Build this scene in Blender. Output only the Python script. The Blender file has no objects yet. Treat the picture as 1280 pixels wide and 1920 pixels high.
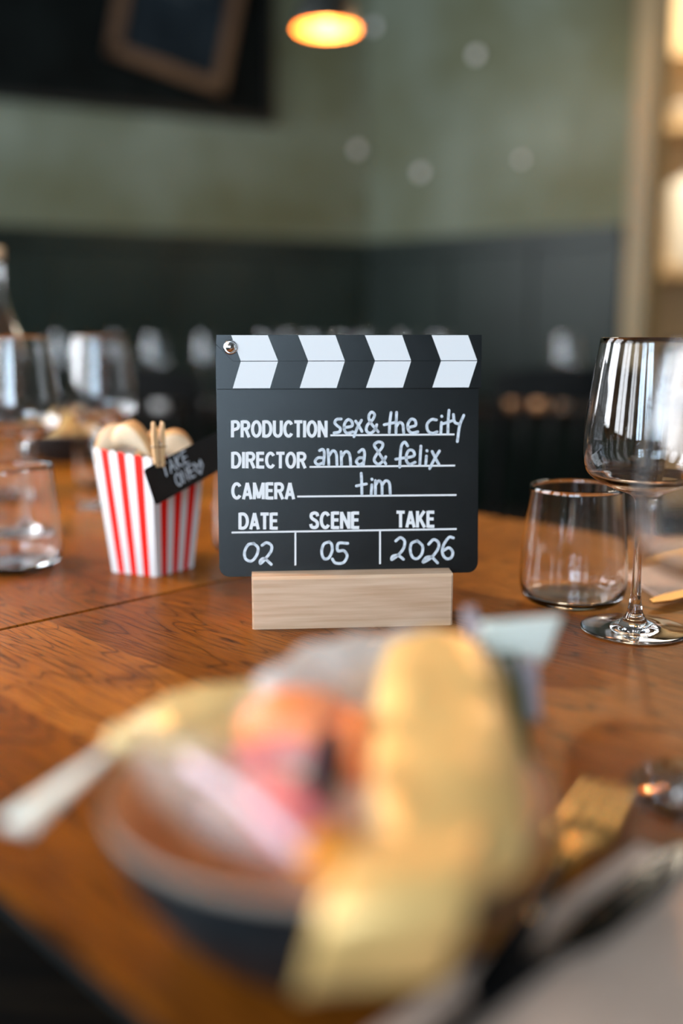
import bpy, bmesh, math, random
from mathutils import Vector, Matrix, noise
random.seed(7)
S = bpy.context.scene
C = S.collection
PI = math.pi
T = 0.75                      # height of the table top

# ---------------------------------------------------------------- camera
CAM_H = 0.235
PITCH = math.atan(338 / 1866.7)
F = 1866.7
cd = bpy.data.cameras.new('camera'); cam = bpy.data.objects.new('camera', cd); C.objects.link(cam)
cam.location = (0, 0, T + CAM_H); cam.rotation_euler = (PI / 2 - PITCH, 0, 0)
cd.sensor_fit = 'VERTICAL'; cd.sensor_height = 36; cd.sensor_width = 24; cd.lens = 35
cd.clip_start = 0.02; cd.clip_end = 60
cd.dof.use_dof = True; cd.dof.focus_distance = 0.785; cd.dof.aperture_fstop = 1.4
S.camera = cam
S.view_settings.view_transform = 'Standard'; S.view_settings.look = 'None'
S.view_settings.gamma = 1; S.view_settings.exposure = 1.40
S.view_settings.use_curve_mapping = False
S.cycles.use_denoising = True
S.cycles.max_bounces = 14; S.cycles.transmission_bounces = 12; S.cycles.transparent_max_bounces = 16
S.cycles.glossy_bounces = 6; S.cycles.diffuse_bounces = 4
S.cycles.sample_clamp_indirect = 6; S.cycles.blur_glossy = 0.4

# ---------------------------------------------------------------- world and lights
w = bpy.data.worlds.new('world'); S.world = w; w.use_nodes = True
w.node_tree.nodes['Background'].inputs[0].default_value = (0.75, 0.88, 1.0, 1)
w.node_tree.nodes['Background'].inputs[1].default_value = 0.3

def area(name, loc, target, sx, sy, power, col):
    l = bpy.data.lights.new(name, 'AREA'); l.shape = 'RECTANGLE'; l.size = sx; l.size_y = sy
    l.energy = power; l.color = col
    o = bpy.data.objects.new(name, l); C.objects.link(o); o.location = loc
    d = Vector(target) - Vector(loc)
    o.rotation_euler = d.to_track_quat('-Z', 'Y').to_euler()
    return o
DAY = (0.91, 0.95, 1.0)
WIN_L = [(-2.0, -1.55), (-2.0, -0.25), (-2.0, 1.05), (-2.0, 2.35)]          # window centres on the left wall
WIN_B = [(-1.45, -2.5), (-0.48, -2.5)]               # and on the wall behind the camera
for x, y in WIN_L:
    area('window_light', (x - 0.02, y, 1.85), (0, y, 1.85), 0.86, 1.66, (13, 17, 26, 24)[WIN_L.index((x, y))], DAY)
for x, y in WIN_B:
    area('window_light', (x, y - 0.02, 1.85), (x, 0, 1.85), 0.76, 1.66, 26 if x < -1 else 30, (0.62, 0.82, 1.0))

WIN_ADDED = [(3.0, 1.2)]  # unseen right-hand window, added to brighten the left back wall
for x, y in WIN_ADDED:
    area('window_light', (x + 0.02, y, 1.85), (0, y + 0.6, 1.85), 1.16, 1.66, 3, DAY)

# ---------------------------------------------------------------- helpers
def P(px, py, h=0.0):
    """where the line of sight through a spot of the photo meets the height h above the table"""
    a = (px - 640) / F; b = (960 - py) / F
    dy = math.cos(PITCH) + b * math.sin(PITCH); dz = -math.sin(PITCH) + b * math.cos(PITCH)
    t = (h - CAM_H) / dz
    return Vector((a * t, dy * t, T + h))
def PD(px, py, dist):
    a = (px - 640) / F; b = (960 - py) / F
    dy = math.cos(PITCH) + b * math.sin(PITCH); dz = -math.sin(PITCH) + b * math.cos(PITCH)
    t = dist / dy
    return Vector((a * t, dist, T + CAM_H + dz * t))
def tag(o, label=None, cat=None, group=None, kind=None):
    if label: o['label'] = label
    if cat: o['category'] = cat
    if group: o['group'] = group
    if kind: o['kind'] = kind
    return o
def thing(name, loc=(0, 0, 0), rz=0):
    o = bpy.data.objects.new(name, None); C.objects.link(o); o.location = loc; o.rotation_euler = (0, 0, rz)
    o.empty_display_size = 0.02
    return o
def obj(name, bm, mats, parent=None, smooth=False, loc=None, rot=None, keep=False):
    me = bpy.data.meshes.new(name)
    if not keep: bmesh.ops.recalc_face_normals(bm, faces=bm.faces)
    bm.to_mesh(me); bm.free()
    for m in (mats if isinstance(mats, (list, tuple)) else [mats]): me.materials.append(m)
    if smooth:
        for p in me.polygons: p.use_smooth = True
    o = bpy.data.objects.new(name, me); C.objects.link(o)
    if parent: o.parent = parent
    if loc is not None: o.location = loc
    if rot is not None: o.rotation_euler = rot
    return o
def copy_tree(o, parent=None):
    c = o.copy(); C.objects.link(c)
    if parent: c.parent = parent
    for ch in list(o.children): copy_tree(ch, c)
    return c
def box(bm, c, s, rot=None, bev=0, mi=0):
    r = bmesh.ops.create_cube(bm, size=1)
    vs = r['verts']
    m = Matrix.Translation(c) @ (rot if rot is not None else Matrix.Identity(4)) @ Matrix.Diagonal((s[0], s[1], s[2], 1))
    bmesh.ops.transform(bm, matrix=m, verts=vs)
    fs = {f for v in vs for f in v.link_faces}
    for f in fs: f.material_index = mi
    if bev:
        es = list({e for v in vs for e in v.link_edges})
        bmesh.ops.bevel(bm, geom=es, offset=bev, segments=2, affect='EDGES', profile=0.6)
    return bm
def B(c, s, rot=None, bev=0):
    return box(bmesh.new(), c, s, rot, bev)
def lathe(prof, seg=64, closed=False):
    """prof: list of (r, z). r==0 gives a pole"""
    bm = bmesh.new(); rings = []
    for r, z in prof:
        if r < 1e-7: rings.append([bm.verts.new((0, 0, z))])
        else: rings.append([bm.verts.new((r * math.cos(2 * PI * k / seg), r * math.sin(2 * PI * k / seg), z)) for k in range(seg)])
    n = len(rings)
    for i in range(n if closed else n - 1):
        a = rings[i]; b = rings[(i + 1) % n]
        for k in range(seg):
            k2 = (k + 1) % seg
            if len(a) == 1 and len(b) == 1: continue
            if len(a) == 1: bm.faces.new((a[0], b[k2], b[k]))
            elif len(b) == 1: bm.faces.new((a[k], a[k2], b[0]))
            else: bm.faces.new((a[k], a[k2], b[k2], b[k]))
    return bm
def smoothpath(pts, n=8, closed=False):
    if len(pts) < 3: return [Vector(p) for p in pts]
    v = [Vector(p) for p in pts]; out = []
    L = len(v)
    for i in range(L if closed else L - 1):
        p0 = v[i - 1] if (i > 0 or closed) else v[0] * 2 - v[1]
        p1 = v[i]; p2 = v[(i + 1) % L]
        p3 = v[(i + 2) % L] if (i + 2 < L or closed) else p2 * 2 - p1
        for k in range(n):
            t = k / n
            out.append(0.5 * ((2 * p1) + (p2 - p0) * t + (2 * p0 - 5 * p1 + 4 * p2 - p3) * t * t + (3 * p1 - p0 - 3 * p2 + p3) * t ** 3))
    if not closed: out.append(v[-1])
    return out
def tube(bm, pts, rad, seg=10, caps=True):
    pts = [Vector(p) for p in pts]; rings = []
    up = Vector((0, 0, 1))
    for i, p in enumerate(pts):
        d = (pts[min(i + 1, len(pts) - 1)] - pts[max(i - 1, 0)]).normalized()
        a = d.cross(up)
        if a.length < 1e-3: a = d.cross(Vector((1, 0, 0)))
        a.normalize(); b = d.cross(a)
        r = rad[i] if isinstance(rad, (list, tuple)) else rad
        rings.append([bm.verts.new(p + (a * math.cos(2 * PI * k / seg) + b * math.sin(2 * PI * k / seg)) * r) for k in range(seg)])
    for i in range(len(rings) - 1):
        for k in range(seg):
            bm.faces.new((rings[i][k], rings[i][(k + 1) % seg], rings[i + 1][(k + 1) % seg], rings[i + 1][k]))
    if caps: bm.faces.new(rings[0]); bm.faces.new(rings[-1])
    return bm
def prism(bm, pts, z0, z1, mi=0, M=None):
    """polygon pts in local xy extruded from z0 to z1"""
    M = M or Matrix.Identity(4)
    a = [bm.verts.new(M @ Vector((p[0], p[1], z0))) for p in pts]; b = [bm.verts.new(M @ Vector((p[0], p[1], z1))) for p in pts]
    fs = [bm.faces.new(a[::-1]), bm.faces.new(b)]
    n = len(pts)
    for i in range(n): fs.append(bm.faces.new((a[i], a[(i + 1) % n], b[(i + 1) % n], b[i])))
    for f in fs: f.material_index = mi
    return bm
def ribbon(bm, pts, wdt, z0, z1, round_ends=True, M=None):
    """a flat stroke along pts (local xy) as a thin solid"""
    pts = [Vector((p[0], p[1])) for p in pts]
    q = [pts[0]]
    for p in pts[1:]:
        if (p - q[-1]).length > wdt * 0.04: q.append(p)
    pts = q
    if len(pts) == 1: pts.append(pts[0] + Vector((wdt * 0.05, 0)))
    L, R = [], []
    n = len(pts); h = wdt / 2
    for i in range(n):
        d1 = (pts[i] - pts[i - 1]).normalized() if i > 0 else (pts[1] - pts[0]).normalized()
        d2 = (pts[i + 1] - pts[i]).normalized() if i < n - 1 else d1
        nn = Vector((-(d1.y + d2.y), d1.x + d2.x))
        if nn.length < 1e-4: nn = Vector((-d1.y, d1.x))
        nn.normalize()
        k = max(0.5, nn.dot(Vector((-d1.y, d1.x))))
        L.append(pts[i] + nn * h / k); R.append(pts[i] - nn * h / k)
    M = M or Matrix.Identity(4)
    def mk(p, z): return bm.verts.new(M @ Vector((p.x, p.y, z)))
    lt = [mk(p, z1) for p in L]; rt = [mk(p, z1) for p in R]; lb = [mk(p, z0) for p in L]; rb = [mk(p, z0) for p in R]
    for i in range(n - 1):
        bm.faces.new((lt[i], rt[i], rt[i + 1], lt[i + 1])); bm.faces.new((lb[i], lt[i], lt[i + 1], lb[i + 1]))
        bm.faces.new((rt[i], rb[i], rb[i + 1], rt[i + 1]))
    for e in (0, -1):
        bm.faces.new((lt[e], lb[e], rb[e], rt[e]))
        if round_ends:
            c = pts[e]; d = (pts[0] - pts[1]) if e == 0 else (pts[-1] - pts[-2])
            a0 = math.atan2(d.y, d.x)
            arc = [c + Vector((math.cos(a0 + t), math.sin(a0 + t))) * h for t in [(-0.5 + k / 8) * PI for k in range(9)]]
            prism(bm, arc, z0, z1, M=M)
    return bm

# ---------------------------------------------------------------- materials
def mat(name, col=(0.5, 0.5, 0.5), rough=0.5, metal=0.0, trans=0.0, ior=1.5, spec=0.5, emit=None, estr=0, sss=0, coat=0, alpha=1):
    m = bpy.data.materials.new(name); m.use_nodes = True
    b = m.node_tree.nodes['Principled BSDF']
    b.inputs['Base Color'].default_value = (*col, 1); b.inputs['Roughness'].default_value = rough
    b.inputs['Metallic'].default_value = metal; b.inputs['Transmission Weight'].default_value = trans
    b.inputs['IOR'].default_value = ior; b.inputs['Specular IOR Level'].default_value = spec
    b.inputs['Coat Weight'].default_value = coat; b.inputs['Alpha'].default_value = alpha
    if emit: b.inputs['Emission Color'].default_value = (*emit, 1); b.inputs['Emission Strength'].default_value = estr
    return m
def nt(m): return m.node_tree.nodes, m.node_tree.links, m.node_tree.nodes['Principled BSDF']
def noisy(m, c1, c2, scale=5, detail=4, stretch=(1, 1, 1), bump=0, lo=0.35, hi=0.65, rot=(0, 0, 0), bscale=None):
    N, L, b = nt(m)
    tc = N.new('ShaderNodeTexCoord'); mp = N.new('ShaderNodeMapping'); mp.inputs['Scale'].default_value = stretch; mp.inputs['Rotation'].default_value = rot
    L.new(tc.outputs['Object'], mp.inputs[0])
    n = N.new('ShaderNodeTexNoise'); n.inputs['Scale'].default_value = scale; n.inputs['Detail'].default_value = detail
    L.new(mp.outputs[0], n.inputs['Vector'])
    r = N.new('ShaderNodeValToRGB'); r.color_ramp.elements[0].position = lo; r.color_ramp.elements[1].position = hi
    r.color_ramp.elements[0].color = (*c1, 1); r.color_ramp.elements[1].color = (*c2, 1)
    L.new(n.outputs[0], r.inputs[0]); L.new(r.outputs[0], b.inputs['Base Color'])
    if bump:
        bp = N.new('ShaderNodeBump'); bp.inputs['Strength'].default_value = bump; bp.inputs['Distance'].default_value = 0.002
        if bscale:
            n2 = N.new('ShaderNodeTexNoise'); n2.inputs['Scale'].default_value = bscale; n2.inputs['Detail'].default_value = 3
            L.new(tc.outputs['Object'], n2.inputs['Vector']); L.new(n2.outputs[0], bp.inputs['Height'])
        else: L.new(n.outputs[0], bp.inputs['Height'])
        L.new(bp.outputs[0], b.inputs['Normal'])
    return m

def wood_table():
    m = mat('oiled_oak', rough=0.38, spec=0.5, ior=1.16); N, L, b = nt(m)
    tc = N.new('ShaderNodeTexCoord')
    def noise_(scale, st, detail=4, dist=0.0, rough=0.5):
        mp = N.new('ShaderNodeMapping'); mp.inputs['Scale'].default_value = st; L.new(tc.outputs['Object'], mp.inputs[0])
        n = N.new('ShaderNodeTexNoise'); n.inputs['Scale'].default_value = scale; n.inputs['Detail'].default_value = detail
        n.inputs['Distortion'].default_value = dist; n.inputs['Roughness'].default_value = rough
        L.new(mp.outputs[0], n.inputs['Vector']); return n.outputs[0]
    def ramp(src, stops):
        r = N.new('ShaderNodeValToRGB'); cr = r.color_ramp
        while len(cr.elements) < len(stops): cr.elements.new(0.5)
        for e, (p, c) in zip(cr.elements, stops): e.position = p; e.color = (*c, 1)
        L.new(src, r.inputs[0]); return r.outputs[0]
    def mix(fac, a, c, mode='MIX'):
        x = N.new('ShaderNodeMix'); x.data_type = 'RGBA'; x.blend_type = mode
        if isinstance(fac, float): x.inputs[0].default_value = fac
        else: L.new(fac, x.inputs[0])
        L.new(a, x.inputs[6]); L.new(c, x.inputs[7]); return x.outputs[2]
    # staves: length along X
    br = N.new('ShaderNodeTexBrick'); L.new(tc.outputs['Object'], br.inputs['Vector'])
    br.inputs['Scale'].default_value = 1.0; br.inputs['Brick Width'].default_value = 0.78; br.inputs['Row Height'].default_value = 0.108
    br.inputs['Mortar Size'].default_value = 0.0; br.offset = 0.41
    br.inputs['Color1'].default_value = (0, 0, 0, 1); br.inputs['Color2'].default_value = (1, 1, 1, 1)
    # shift the grain of each stave
    sep = N.new('ShaderNodeVectorMath'); sep.operation = 'MULTIPLY_ADD'; L.new(br.outputs['Color'], sep.inputs[0])
    sep.inputs[1].default_value = (3.1, 1.7, 2.3); L.new(tc.outputs['Object'], sep.inputs[2])
    mp = N.new('ShaderNodeMapping'); mp.inputs['Scale'].default_value = (1.6, 9.0, 4.0); L.new(sep.outputs[0], mp.inputs[0])
    big = N.new('ShaderNodeTexNoise'); big.inputs['Scale'].default_value = 1.6; big.inputs['Detail'].default_value = 2.0
    L.new(mp.outputs[0], big.inputs['Vector'])
    mul = N.new('ShaderNodeMath'); mul.operation = 'MULTIPLY'; mul.inputs[1].default_value = 26.0; L.new(big.outputs[0], mul.inputs[0])
    fr = N.new('ShaderNodeMath'); fr.operation = 'FRACT'; L.new(mul.outputs[0], fr.inputs[0])
    rings = ramp(fr.outputs[0], [(0.0, (0.16, 0.14, 0.14)), (0.10, (0.80, 0.80, 0.80)), (0.6, (1, 1, 1)), (0.93, (0.86, 0.86, 0.86)), (1.0, (0.30, 0.30, 0.30))])
    base = ramp(br.outputs['Color'], [(0.0, (0.185, 0.054, 0.005)), (0.5, (0.34, 0.114, 0.012)), (1.0, (0.50, 0.186, 0.028))])
    large = noise_(4.0, (1.0, 2.0, 1), 3)
    tint = ramp(large, [(0.3, (0.66, 0.60, 0.56)), (0.7, (1.15, 1.12, 1.05))])
    fine = noise_(48, (0.5, 9, 1), 4)
    pores = ramp(fine, [(0.36, (0.22, 0.19, 0.18)), (0.50, (1, 1, 1))])
    c = mix(1.0, base, tint, 'MULTIPLY'); c = mix(0.85, c, rings, 'MULTIPLY'); c = mix(0.7, c, pores, 'MULTIPLY')
    knots = noise_(9, (0.8, 1.6, 1), 2, 0.6); kd = ramp(knots, [(0.22, (0.35, 0.3, 0.28)), (0.30, (1, 1, 1))])
    c = mix(0.8, c, kd, 'MULTIPLY')
    L.new(c, b.inputs['Base Color'])
    rr = N.new('ShaderNodeMapRange'); rr.inputs[3].default_value = 0.24; rr.inputs[4].default_value = 0.42; L.new(fine, rr.inputs[0]); L.new(rr.outputs[0], b.inputs['Roughness'])
    bp = N.new('ShaderNodeBump'); bp.inputs['Strength'].default_value = 0.35; bp.inputs['Distance'].default_value = 0.0006
    L.new(pores, bp.inputs['Height']); L.new(bp.outputs[0], b.inputs['Normal'])
    return m

M_table = wood_table()
M_black = mat('black_paint', (0.006, 0.007, 0.007), 0.5, spec=0.2)
M_chair = noisy(mat('black_stained_wood', rough=0.5, spec=0.12), (0.003, 0.004, 0.004), (0.008, 0.008, 0.008), 20)
M_glass = mat('clear_glass', (1, 1, 1), 0.0, trans=1.0, ior=1.5)
M_board = noisy(mat('clapper_black', rough=0.27, spec=0.42), (0.003, 0.004, 0.004), (0.005, 0.006, 0.006), 60, bump=0.10, bscale=1600)
M_white = mat('white_print', (0.82, 0.80, 0.79), 0.5, spec=0.3)
M_chalk = noisy(mat('white_marker', rough=0.55), (0.42, 0.45, 0.49), (0.72, 0.75, 0.79), 260, 3, lo=0.3, hi=0.6)
M_beech = noisy(mat('pale_beech', rough=0.5), (0.60, 0.37, 0.225), (0.74, 0.50, 0.335), 34, 5, stretch=(0.35, 5, 7), bump=0.1)
M_chrome = mat('chrome', (0.8, 0.8, 0.82), 0.12, 1.0)
M_paperw = mat('white_card', (0.74, 0.73, 0.73), 0.55, spec=0.3)
M_paperr = mat('red_card', (0.78, 0.014, 0.008), 0.6, spec=0.15)
M_cookie = noisy(mat('cookie', rough=0.65), (0.74, 0.52, 0.33), (0.84, 0.66, 0.47), 40, bump=0.2)
M_cookie_edge = mat('cookie_edge', (0.66, 0.36, 0.15), 0.65)
M_pin = noisy(mat('pin_wood', rough=0.55), (0.55, 0.31, 0.14), (0.66, 0.41, 0.20), 60, stretch=(3, 3, 0.4))
M_gold = mat('brushed_gold', (0.74, 0.45, 0.14), 0.26, 1.0)
M_blackmetal = mat('polished_black_metal', (0.006, 0.006, 0.006), 0.10, 0.0, spec=0.5, ior=1.2)
M_linen = noisy(mat('taupe_linen', rough=0.9), (0.60, 0.42, 0.32), (0.68, 0.49, 0.38), 300, 3, bump=0.3)
M_bowl_out = noisy(mat('black_stoneware', rough=0.42, spec=0.3), (0.008, 0.010, 0.012), (0.02, 0.022, 0.024), 50)
M_bowl_in = noisy(mat('tan_glaze', rough=0.5), (0.88, 0.52, 0.27), (0.95, 0.64, 0.38), 18)
M_bowl_rim = mat('cream_rim', (0.26, 0.21, 0.17), 0.45)

def wrapper_mat(name, col, fac_clear, rough, metal=0.0):
    """thin cellophane or foil: partly see-through sheet with a sheen"""
    m = bpy.data.materials.new(name); m.use_nodes = True; N = m.node_tree.nodes; L = m.node_tree.links
    b = N['Principled BSDF']; b.inputs['Base Color'].default_value = (*col, 1); b.inputs['Roughness'].default_value = rough
    b.inputs['Metallic'].default_value = metal
    t = N.new('ShaderNodeBsdfTransparent'); mx = N.new('ShaderNodeMixShader'); mx.inputs[0].default_value = fac_clear
    L.new(b.outputs[0], mx.inputs[1]); L.new(t.outputs[0], mx.inputs[2]); L.new(mx.outputs[0], N['Material Output'].inputs[0])
    return m
M_clear = wrapper_mat('clear_cellophane', (0.60, 0.58, 0.54), 0.88, 0.10)
M_milky = wrapper_mat('silvery_cellophane', (0.92, 0.93, 0.90), 0.62, 0.12)
M_goldfoil = wrapper_mat('gold_foil', (0.84, 0.52, 0.185), 0.0, 0.38, 0.30)
M_yellowfoil = wrapper_mat('pale_gold_film', (0.86, 0.62, 0.27), 0.30, 0.3, 0.2)
M_mintfoil = wrapper_mat('pale_mint_film', (0.92, 0.93, 0.83), 0.03, 0.5)
M_lilac = wrapper_mat('lilac_film', (0.46, 0.38, 0.40), 0.25, 0.35)
M_green = mat('green_print', (0.06, 0.10, 0.035), 0.4)
M_orange = mat('orange_candy', (0.95, 0.22, 0.02), 0.45)
M_pink = mat('pink_candy', (0.72, 0.17, 0.17), 0.45)
M_palepink = mat('pale_pink_candy', (0.80, 0.58, 0.64), 0.45)
M_palegreen = mat('pale_green_candy', (0.50, 0.62, 0.50), 0.4)
M_maroon = mat('dark_maroon_candy', (0.035, 0.006, 0.010), 0.5, spec=0.2)
M_amber = mat('amber_candy', (0.9, 0.30, 0.02), 0.2)

# ---------------------------------------------------------------- the room
M_wall = mat('green_plaster', rough=0.8); 
def plaster(m):
    N, L, b = nt(m)
    tc = N.new('ShaderNodeTexCoord')
    n = N.new('ShaderNodeTexNoise'); n.inputs['Scale'].default_value = 1.5; n.inputs['Detail'].default_value = 5; n.inputs['Roughness'].default_value = 0.55
    L.new(tc.outputs['Object'], n.inputs['Vector'])
    r = N.new('ShaderNodeValToRGB'); cr = r.color_ramp
    for _ in range(3): cr.elements.new(0.5)
    for e, (p, c) in zip(cr.elements, [(0.30, (0.062, 0.055, 0.026)), (0.42, (0.082, 0.092, 0.050)), (0.52, (0.100, 0.120, 0.082)), (0.62, (0.122, 0.150, 0.116)), (0.75, (0.18, 0.22, 0.18))]):
        e.position = p; e.color = (*c, 1)
    L.new(n.outputs[0], r.inputs[0]); L.new(r.outputs[0], b.inputs['Base Color'])
plaster(M_wall)
M_wains = noisy(mat('dark_green_panel', rough=0.38, spec=0.22), (0.003, 0.008, 0.006), (0.010, 0.019, 0.016), 2.2, 4)
M_floor = noisy(mat('dark_oak_floor', rough=0.7, spec=0.05), (0.003, 0.003, 0.003), (0.009, 0.007, 0.005), 3, 5, stretch=(1, 8, 1))
M_ceil = mat('dark_ceiling', (0.10, 0.10, 0.095), 0.9)
M_frame = noisy(mat('ochre_wood_frame', rough=0.5), (0.15, 0.115, 0.052), (0.20, 0.155, 0.075), 3, stretch=(6, 6, 0.6))
M_kitchen = mat('warm_kitchen_wall', (0.62, 0.47, 0.28), 0.8)
M_ridge = mat('warm_wood', (0.48, 0.33, 0.17), 0.6)

Hc = 3.2
def wall(name, a, b_, z0=0, z1=Hc, m=None, th=0.1, side=1):
    """vertical slab from a to b (floor points), thickness away from the room"""
    a = Vector((a[0], a[1], 0)); b_ = Vector((b_[0], b_[1], 0)); d = (b_ - a); L_ = d.length; ang = math.atan2(d.y, d.x)
    bm = B((L_ / 2, side * th / 2, (z0 + z1) / 2), (L_, th, z1 - z0))
    o = obj(name, bm, m or M_wall, loc=a, rot=(0, 0, ang)); tag(o, kind='structure'); return o
CR = (0.12, 4.5)
LE = (-2.0, 4.5 - 2.12 * 0.493)         # where the left back wall meets the left wall
RE = (1.05, 3.79)
wall('wall_back_left', LE, CR)
wall('wall_back_right', CR, RE)
tag(obj('floor', B((0.3, 1.4, -0.05), (7.4, 8.4, 0.1)), M_floor), kind='structure')
tag(obj('ceiling', B((0.3, 1.4, Hc + 0.05), (7.4, 8.4, 0.1)), M_ceil), kind='structure')
# left wall with three windows, back wall with two, right wall with an added one
def pierced(name, length, holes, loc, rz, m, z0=1.02, z1=2.68, th=0.14):
    bm = bmesh.new(); x = 0
    for (c, wd) in sorted(holes):
        box(bm, ((x + c - wd / 2) / 2, th / 2, Hc / 2), (c - wd / 2 - x, th, Hc))
        box(bm, (c, th / 2, z0 / 2), (wd, th, z0)); box(bm, (c, th / 2, (z1 + Hc) / 2), (wd, th, Hc - z1))
        x = c + wd / 2
    box(bm, ((x + length) / 2, th / 2, Hc / 2), (length - x, th, Hc))
    return tag(obj(name, bm, m, loc=loc, rot=(0, 0, rz)), kind='structure')
pierced('wall_left', LE[1] + 2.5, [(y + 2.5, 0.9) for _, y in WIN_L], (-2.0, -2.5, 0), PI / 2, M_wall)
M_dim = mat('grey_brown_wall', (0.16, 0.15, 0.13), 0.8)
pierced('wall_behind', 5.0, [(3.0 - x, 0.8) for x, _ in WIN_B], (3.0, -2.5, 0), PI, M_dim)
pierced('wall_right', 5.5, [(3.0 - WIN_ADDED[0][1], 1.2)], (3.0, 3.0, 0), -PI / 2, M_dim)
wn = 0
def window(cx, cy, wd, rz):
    global wn; wn += 1
    bm = bmesh.new()
    for s in (-1, 1): box(bm, (s * (wd / 2 - 0.025), 0, 1.85), (0.05, 0.05, 1.66))
    for z in (1.045, 2.2, 2.655): box(bm, (0, 0, z), (wd, 0.05, 0.05))
    box(bm, (0, 0, 1.85), (0.035, 0.05, 1.66))
    tag(obj('window_%d' % wn, bm, M_black, loc=(cx, cy, 0), rot=(0, 0, rz)), kind='structure')
for x, y in WIN_L: window(x - 0.0, y, 0.9, PI / 2)
for x, y in WIN_B: window(x, y - 0.0, 0.8, 0)
for x, y in WIN_ADDED: window(x, y, 1.2, PI / 2)  # frame of the added right-hand window

# dark wainscot on the two back walls
WZ = 1.368
def wains(name, a, b_, z1=WZ):
    a = Vector((a[0], a[1], 0)); b_ = Vector((b_[0], b_[1], 0)); d = b_ - a; L_ = d.length
    bm = B((L_ / 2, -0.02, z1 / 2), (L_, 0.04, z1), bev=0.004)
    n = int(L_ / 0.55)
    for k in range(1, n + 1): box(bm, (k * L_ / (n + 1), -0.045, z1 / 2), (0.05, 0.014, z1 - 0.04))
    box(bm, (L_ / 2, -0.03, z1 - 0.03), (L_, 0.07, 0.06))
    tag(obj(name, bm, M_wains, loc=a, rot=(0, 0, math.atan2(d.y, d.x))), kind='structure')
wains('trim_1', (LE[0] + 0.04, LE[1] + 0.02), (CR[0] - 0.03, CR[1] - 0.014))
wains('trim_2', (CR[0] + 0.02, CR[1] - 0.016), RE)

# doorway on the right: ochre timber post, lit pass behind
o = obj('door_1', B((0, 0, Hc / 2), (0.085, 0.14, Hc), bev=0.006), M_frame, loc=(1.105, 3.765, 0), rot=(0, 0, -0.65)); tag(o, kind='structure')
wall('wall_front_of_pass', (1.62, 3.55), (3.0, 3.0), m=M_dim)
wall('wall_kitchen', (0.9, 5.6), (4.0, 5.6), m=M_kitchen)
wall('wall_kitchen_side', (0.95, 3.95), (0.95, 5.6), m=M_kitchen, side=1)
wall('wall_kitchen_right', (4.0, 5.6), (4.0, 2.6), m=M_kitchen)

# ---------------------------------------------------------------- wall decorations
walldir = (Vector((CR[0], CR[1], 0)) - Vector((LE[0], LE[1], 0))).normalized()
wallnorm = Vector((walldir.y, -walldir.x, 0))
def onwall(px, py, left=True, off=0.0):
    a, b_ = (LE, CR) if left else (CR, RE)
    a = Vector((a[0], a[1], 0)); b_ = Vector((b_[0], b_[1], 0)); d = (b_ - a).normalized(); n = Vector((d.y, -d.x, 0))
    ray = PD(px, py, 1.0) - Vector((0, 0, T + CAM_H)); o = Vector((0, 0, T + CAM_H))
    t = (a + n * off - o).dot(n) / ray.dot(n)
    return o + ray * t
wang = math.atan2(walldir.y, walldir.x)
M_boardbk = noisy(mat('black_board', rough=0.7, spec=0.05), (0.002, 0.003, 0.003), (0.004, 0.006, 0.006), 6)
M_slate = noisy(mat('blue_black_slate', rough=0.7, spec=0.1), (0.004, 0.008, 0.012), (0.012, 0.020, 0.027), 4)
M_framew = noisy(mat('brown_frame', rough=0.5), (0.055, 0.028, 0.013), (0.080, 0.042, 0.020), 10)
p = onwall(507, 236)
t = thing('menu_board', (p.x + wallnorm.x * 0.025, p.y + wallnorm.y * 0.025, p.z), wang)
tag(t, 'large plain black board high on the green wall, top left', 'board')
obj('panel', B((-0.85, 0, 0.62), (1.7, 0.03, 1.24), bev=0.004), M_boardbk, t)
bm = bmesh.new()
for (c, s) in (((-0.85, -0.018, 0.012), (1.7, 0.02, 0.024)), ((-0.85, -0.018, 1.228), (1.7, 0.02, 0.024)), ((-0.012, -0.018, 0.62), (0.024, 0.02, 1.24)), ((-1.688, -0.018, 0.62), (0.024, 0.02, 1.24))):
    box(bm, c, s)
obj('edge_strip', bm, M_black, t)
p = onwall(405, 190)
t = thing('framed_chalkboard', (p.x + wallnorm.x * 0.08, p.y + wallnorm.y * 0.08, p.z), wang)
tag(t, 'brown wood framed chalkboard hanging askew in front of the big black board', 'chalkboard')
t.rotation_euler = (0, math.radians(13), wang)
FW, FH, fw = 0.47, 0.75, 0.05
obj('slate', B((-FW / 2, 0, FH / 2), (FW - 0.03, 0.012, FH - 0.03)), M_slate, t)
bm = bmesh.new()
box(bm, (-FW / 2, -0.005, fw / 2), (FW, 0.03, fw), bev=0.004); box(bm, (-FW / 2, -0.005, FH - fw / 2), (FW, 0.03, fw), bev=0.004)
box(bm, (-fw / 2, -0.005, FH / 2), (fw, 0.03, FH), bev=0.004); box(bm, (-FW + fw / 2, -0.005, FH / 2), (fw, 0.03, FH), bev=0.004)
obj('frame', bm, M_framew, t)
M_faint = mat('faint_chalk', (0.06, 0.07, 0.08), 0.8)
bm = bmesh.new()
for k, (x0, x1, z) in enumerate(((-0.40, -0.22, 0.50), (-0.38, -0.12, 0.45), (-0.36, -0.18, 0.40), (-0.38, -0.10, 0.35), (-0.40, -0.20, 0.30))):
    pts = [(x0 + (x1 - x0) * i / 24, z + 0.008 * math.sin(i * 1.9 + k)) for i in range(25)]
    ribbon(bm, pts, 0.004, 0, 0.001, M=Matrix.Translation((0, -0.0065, 0)) @ Matrix.Rotation(PI / 2, 4, 'X'))
obj('chalk_writing', bm, M_faint, t)

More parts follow.
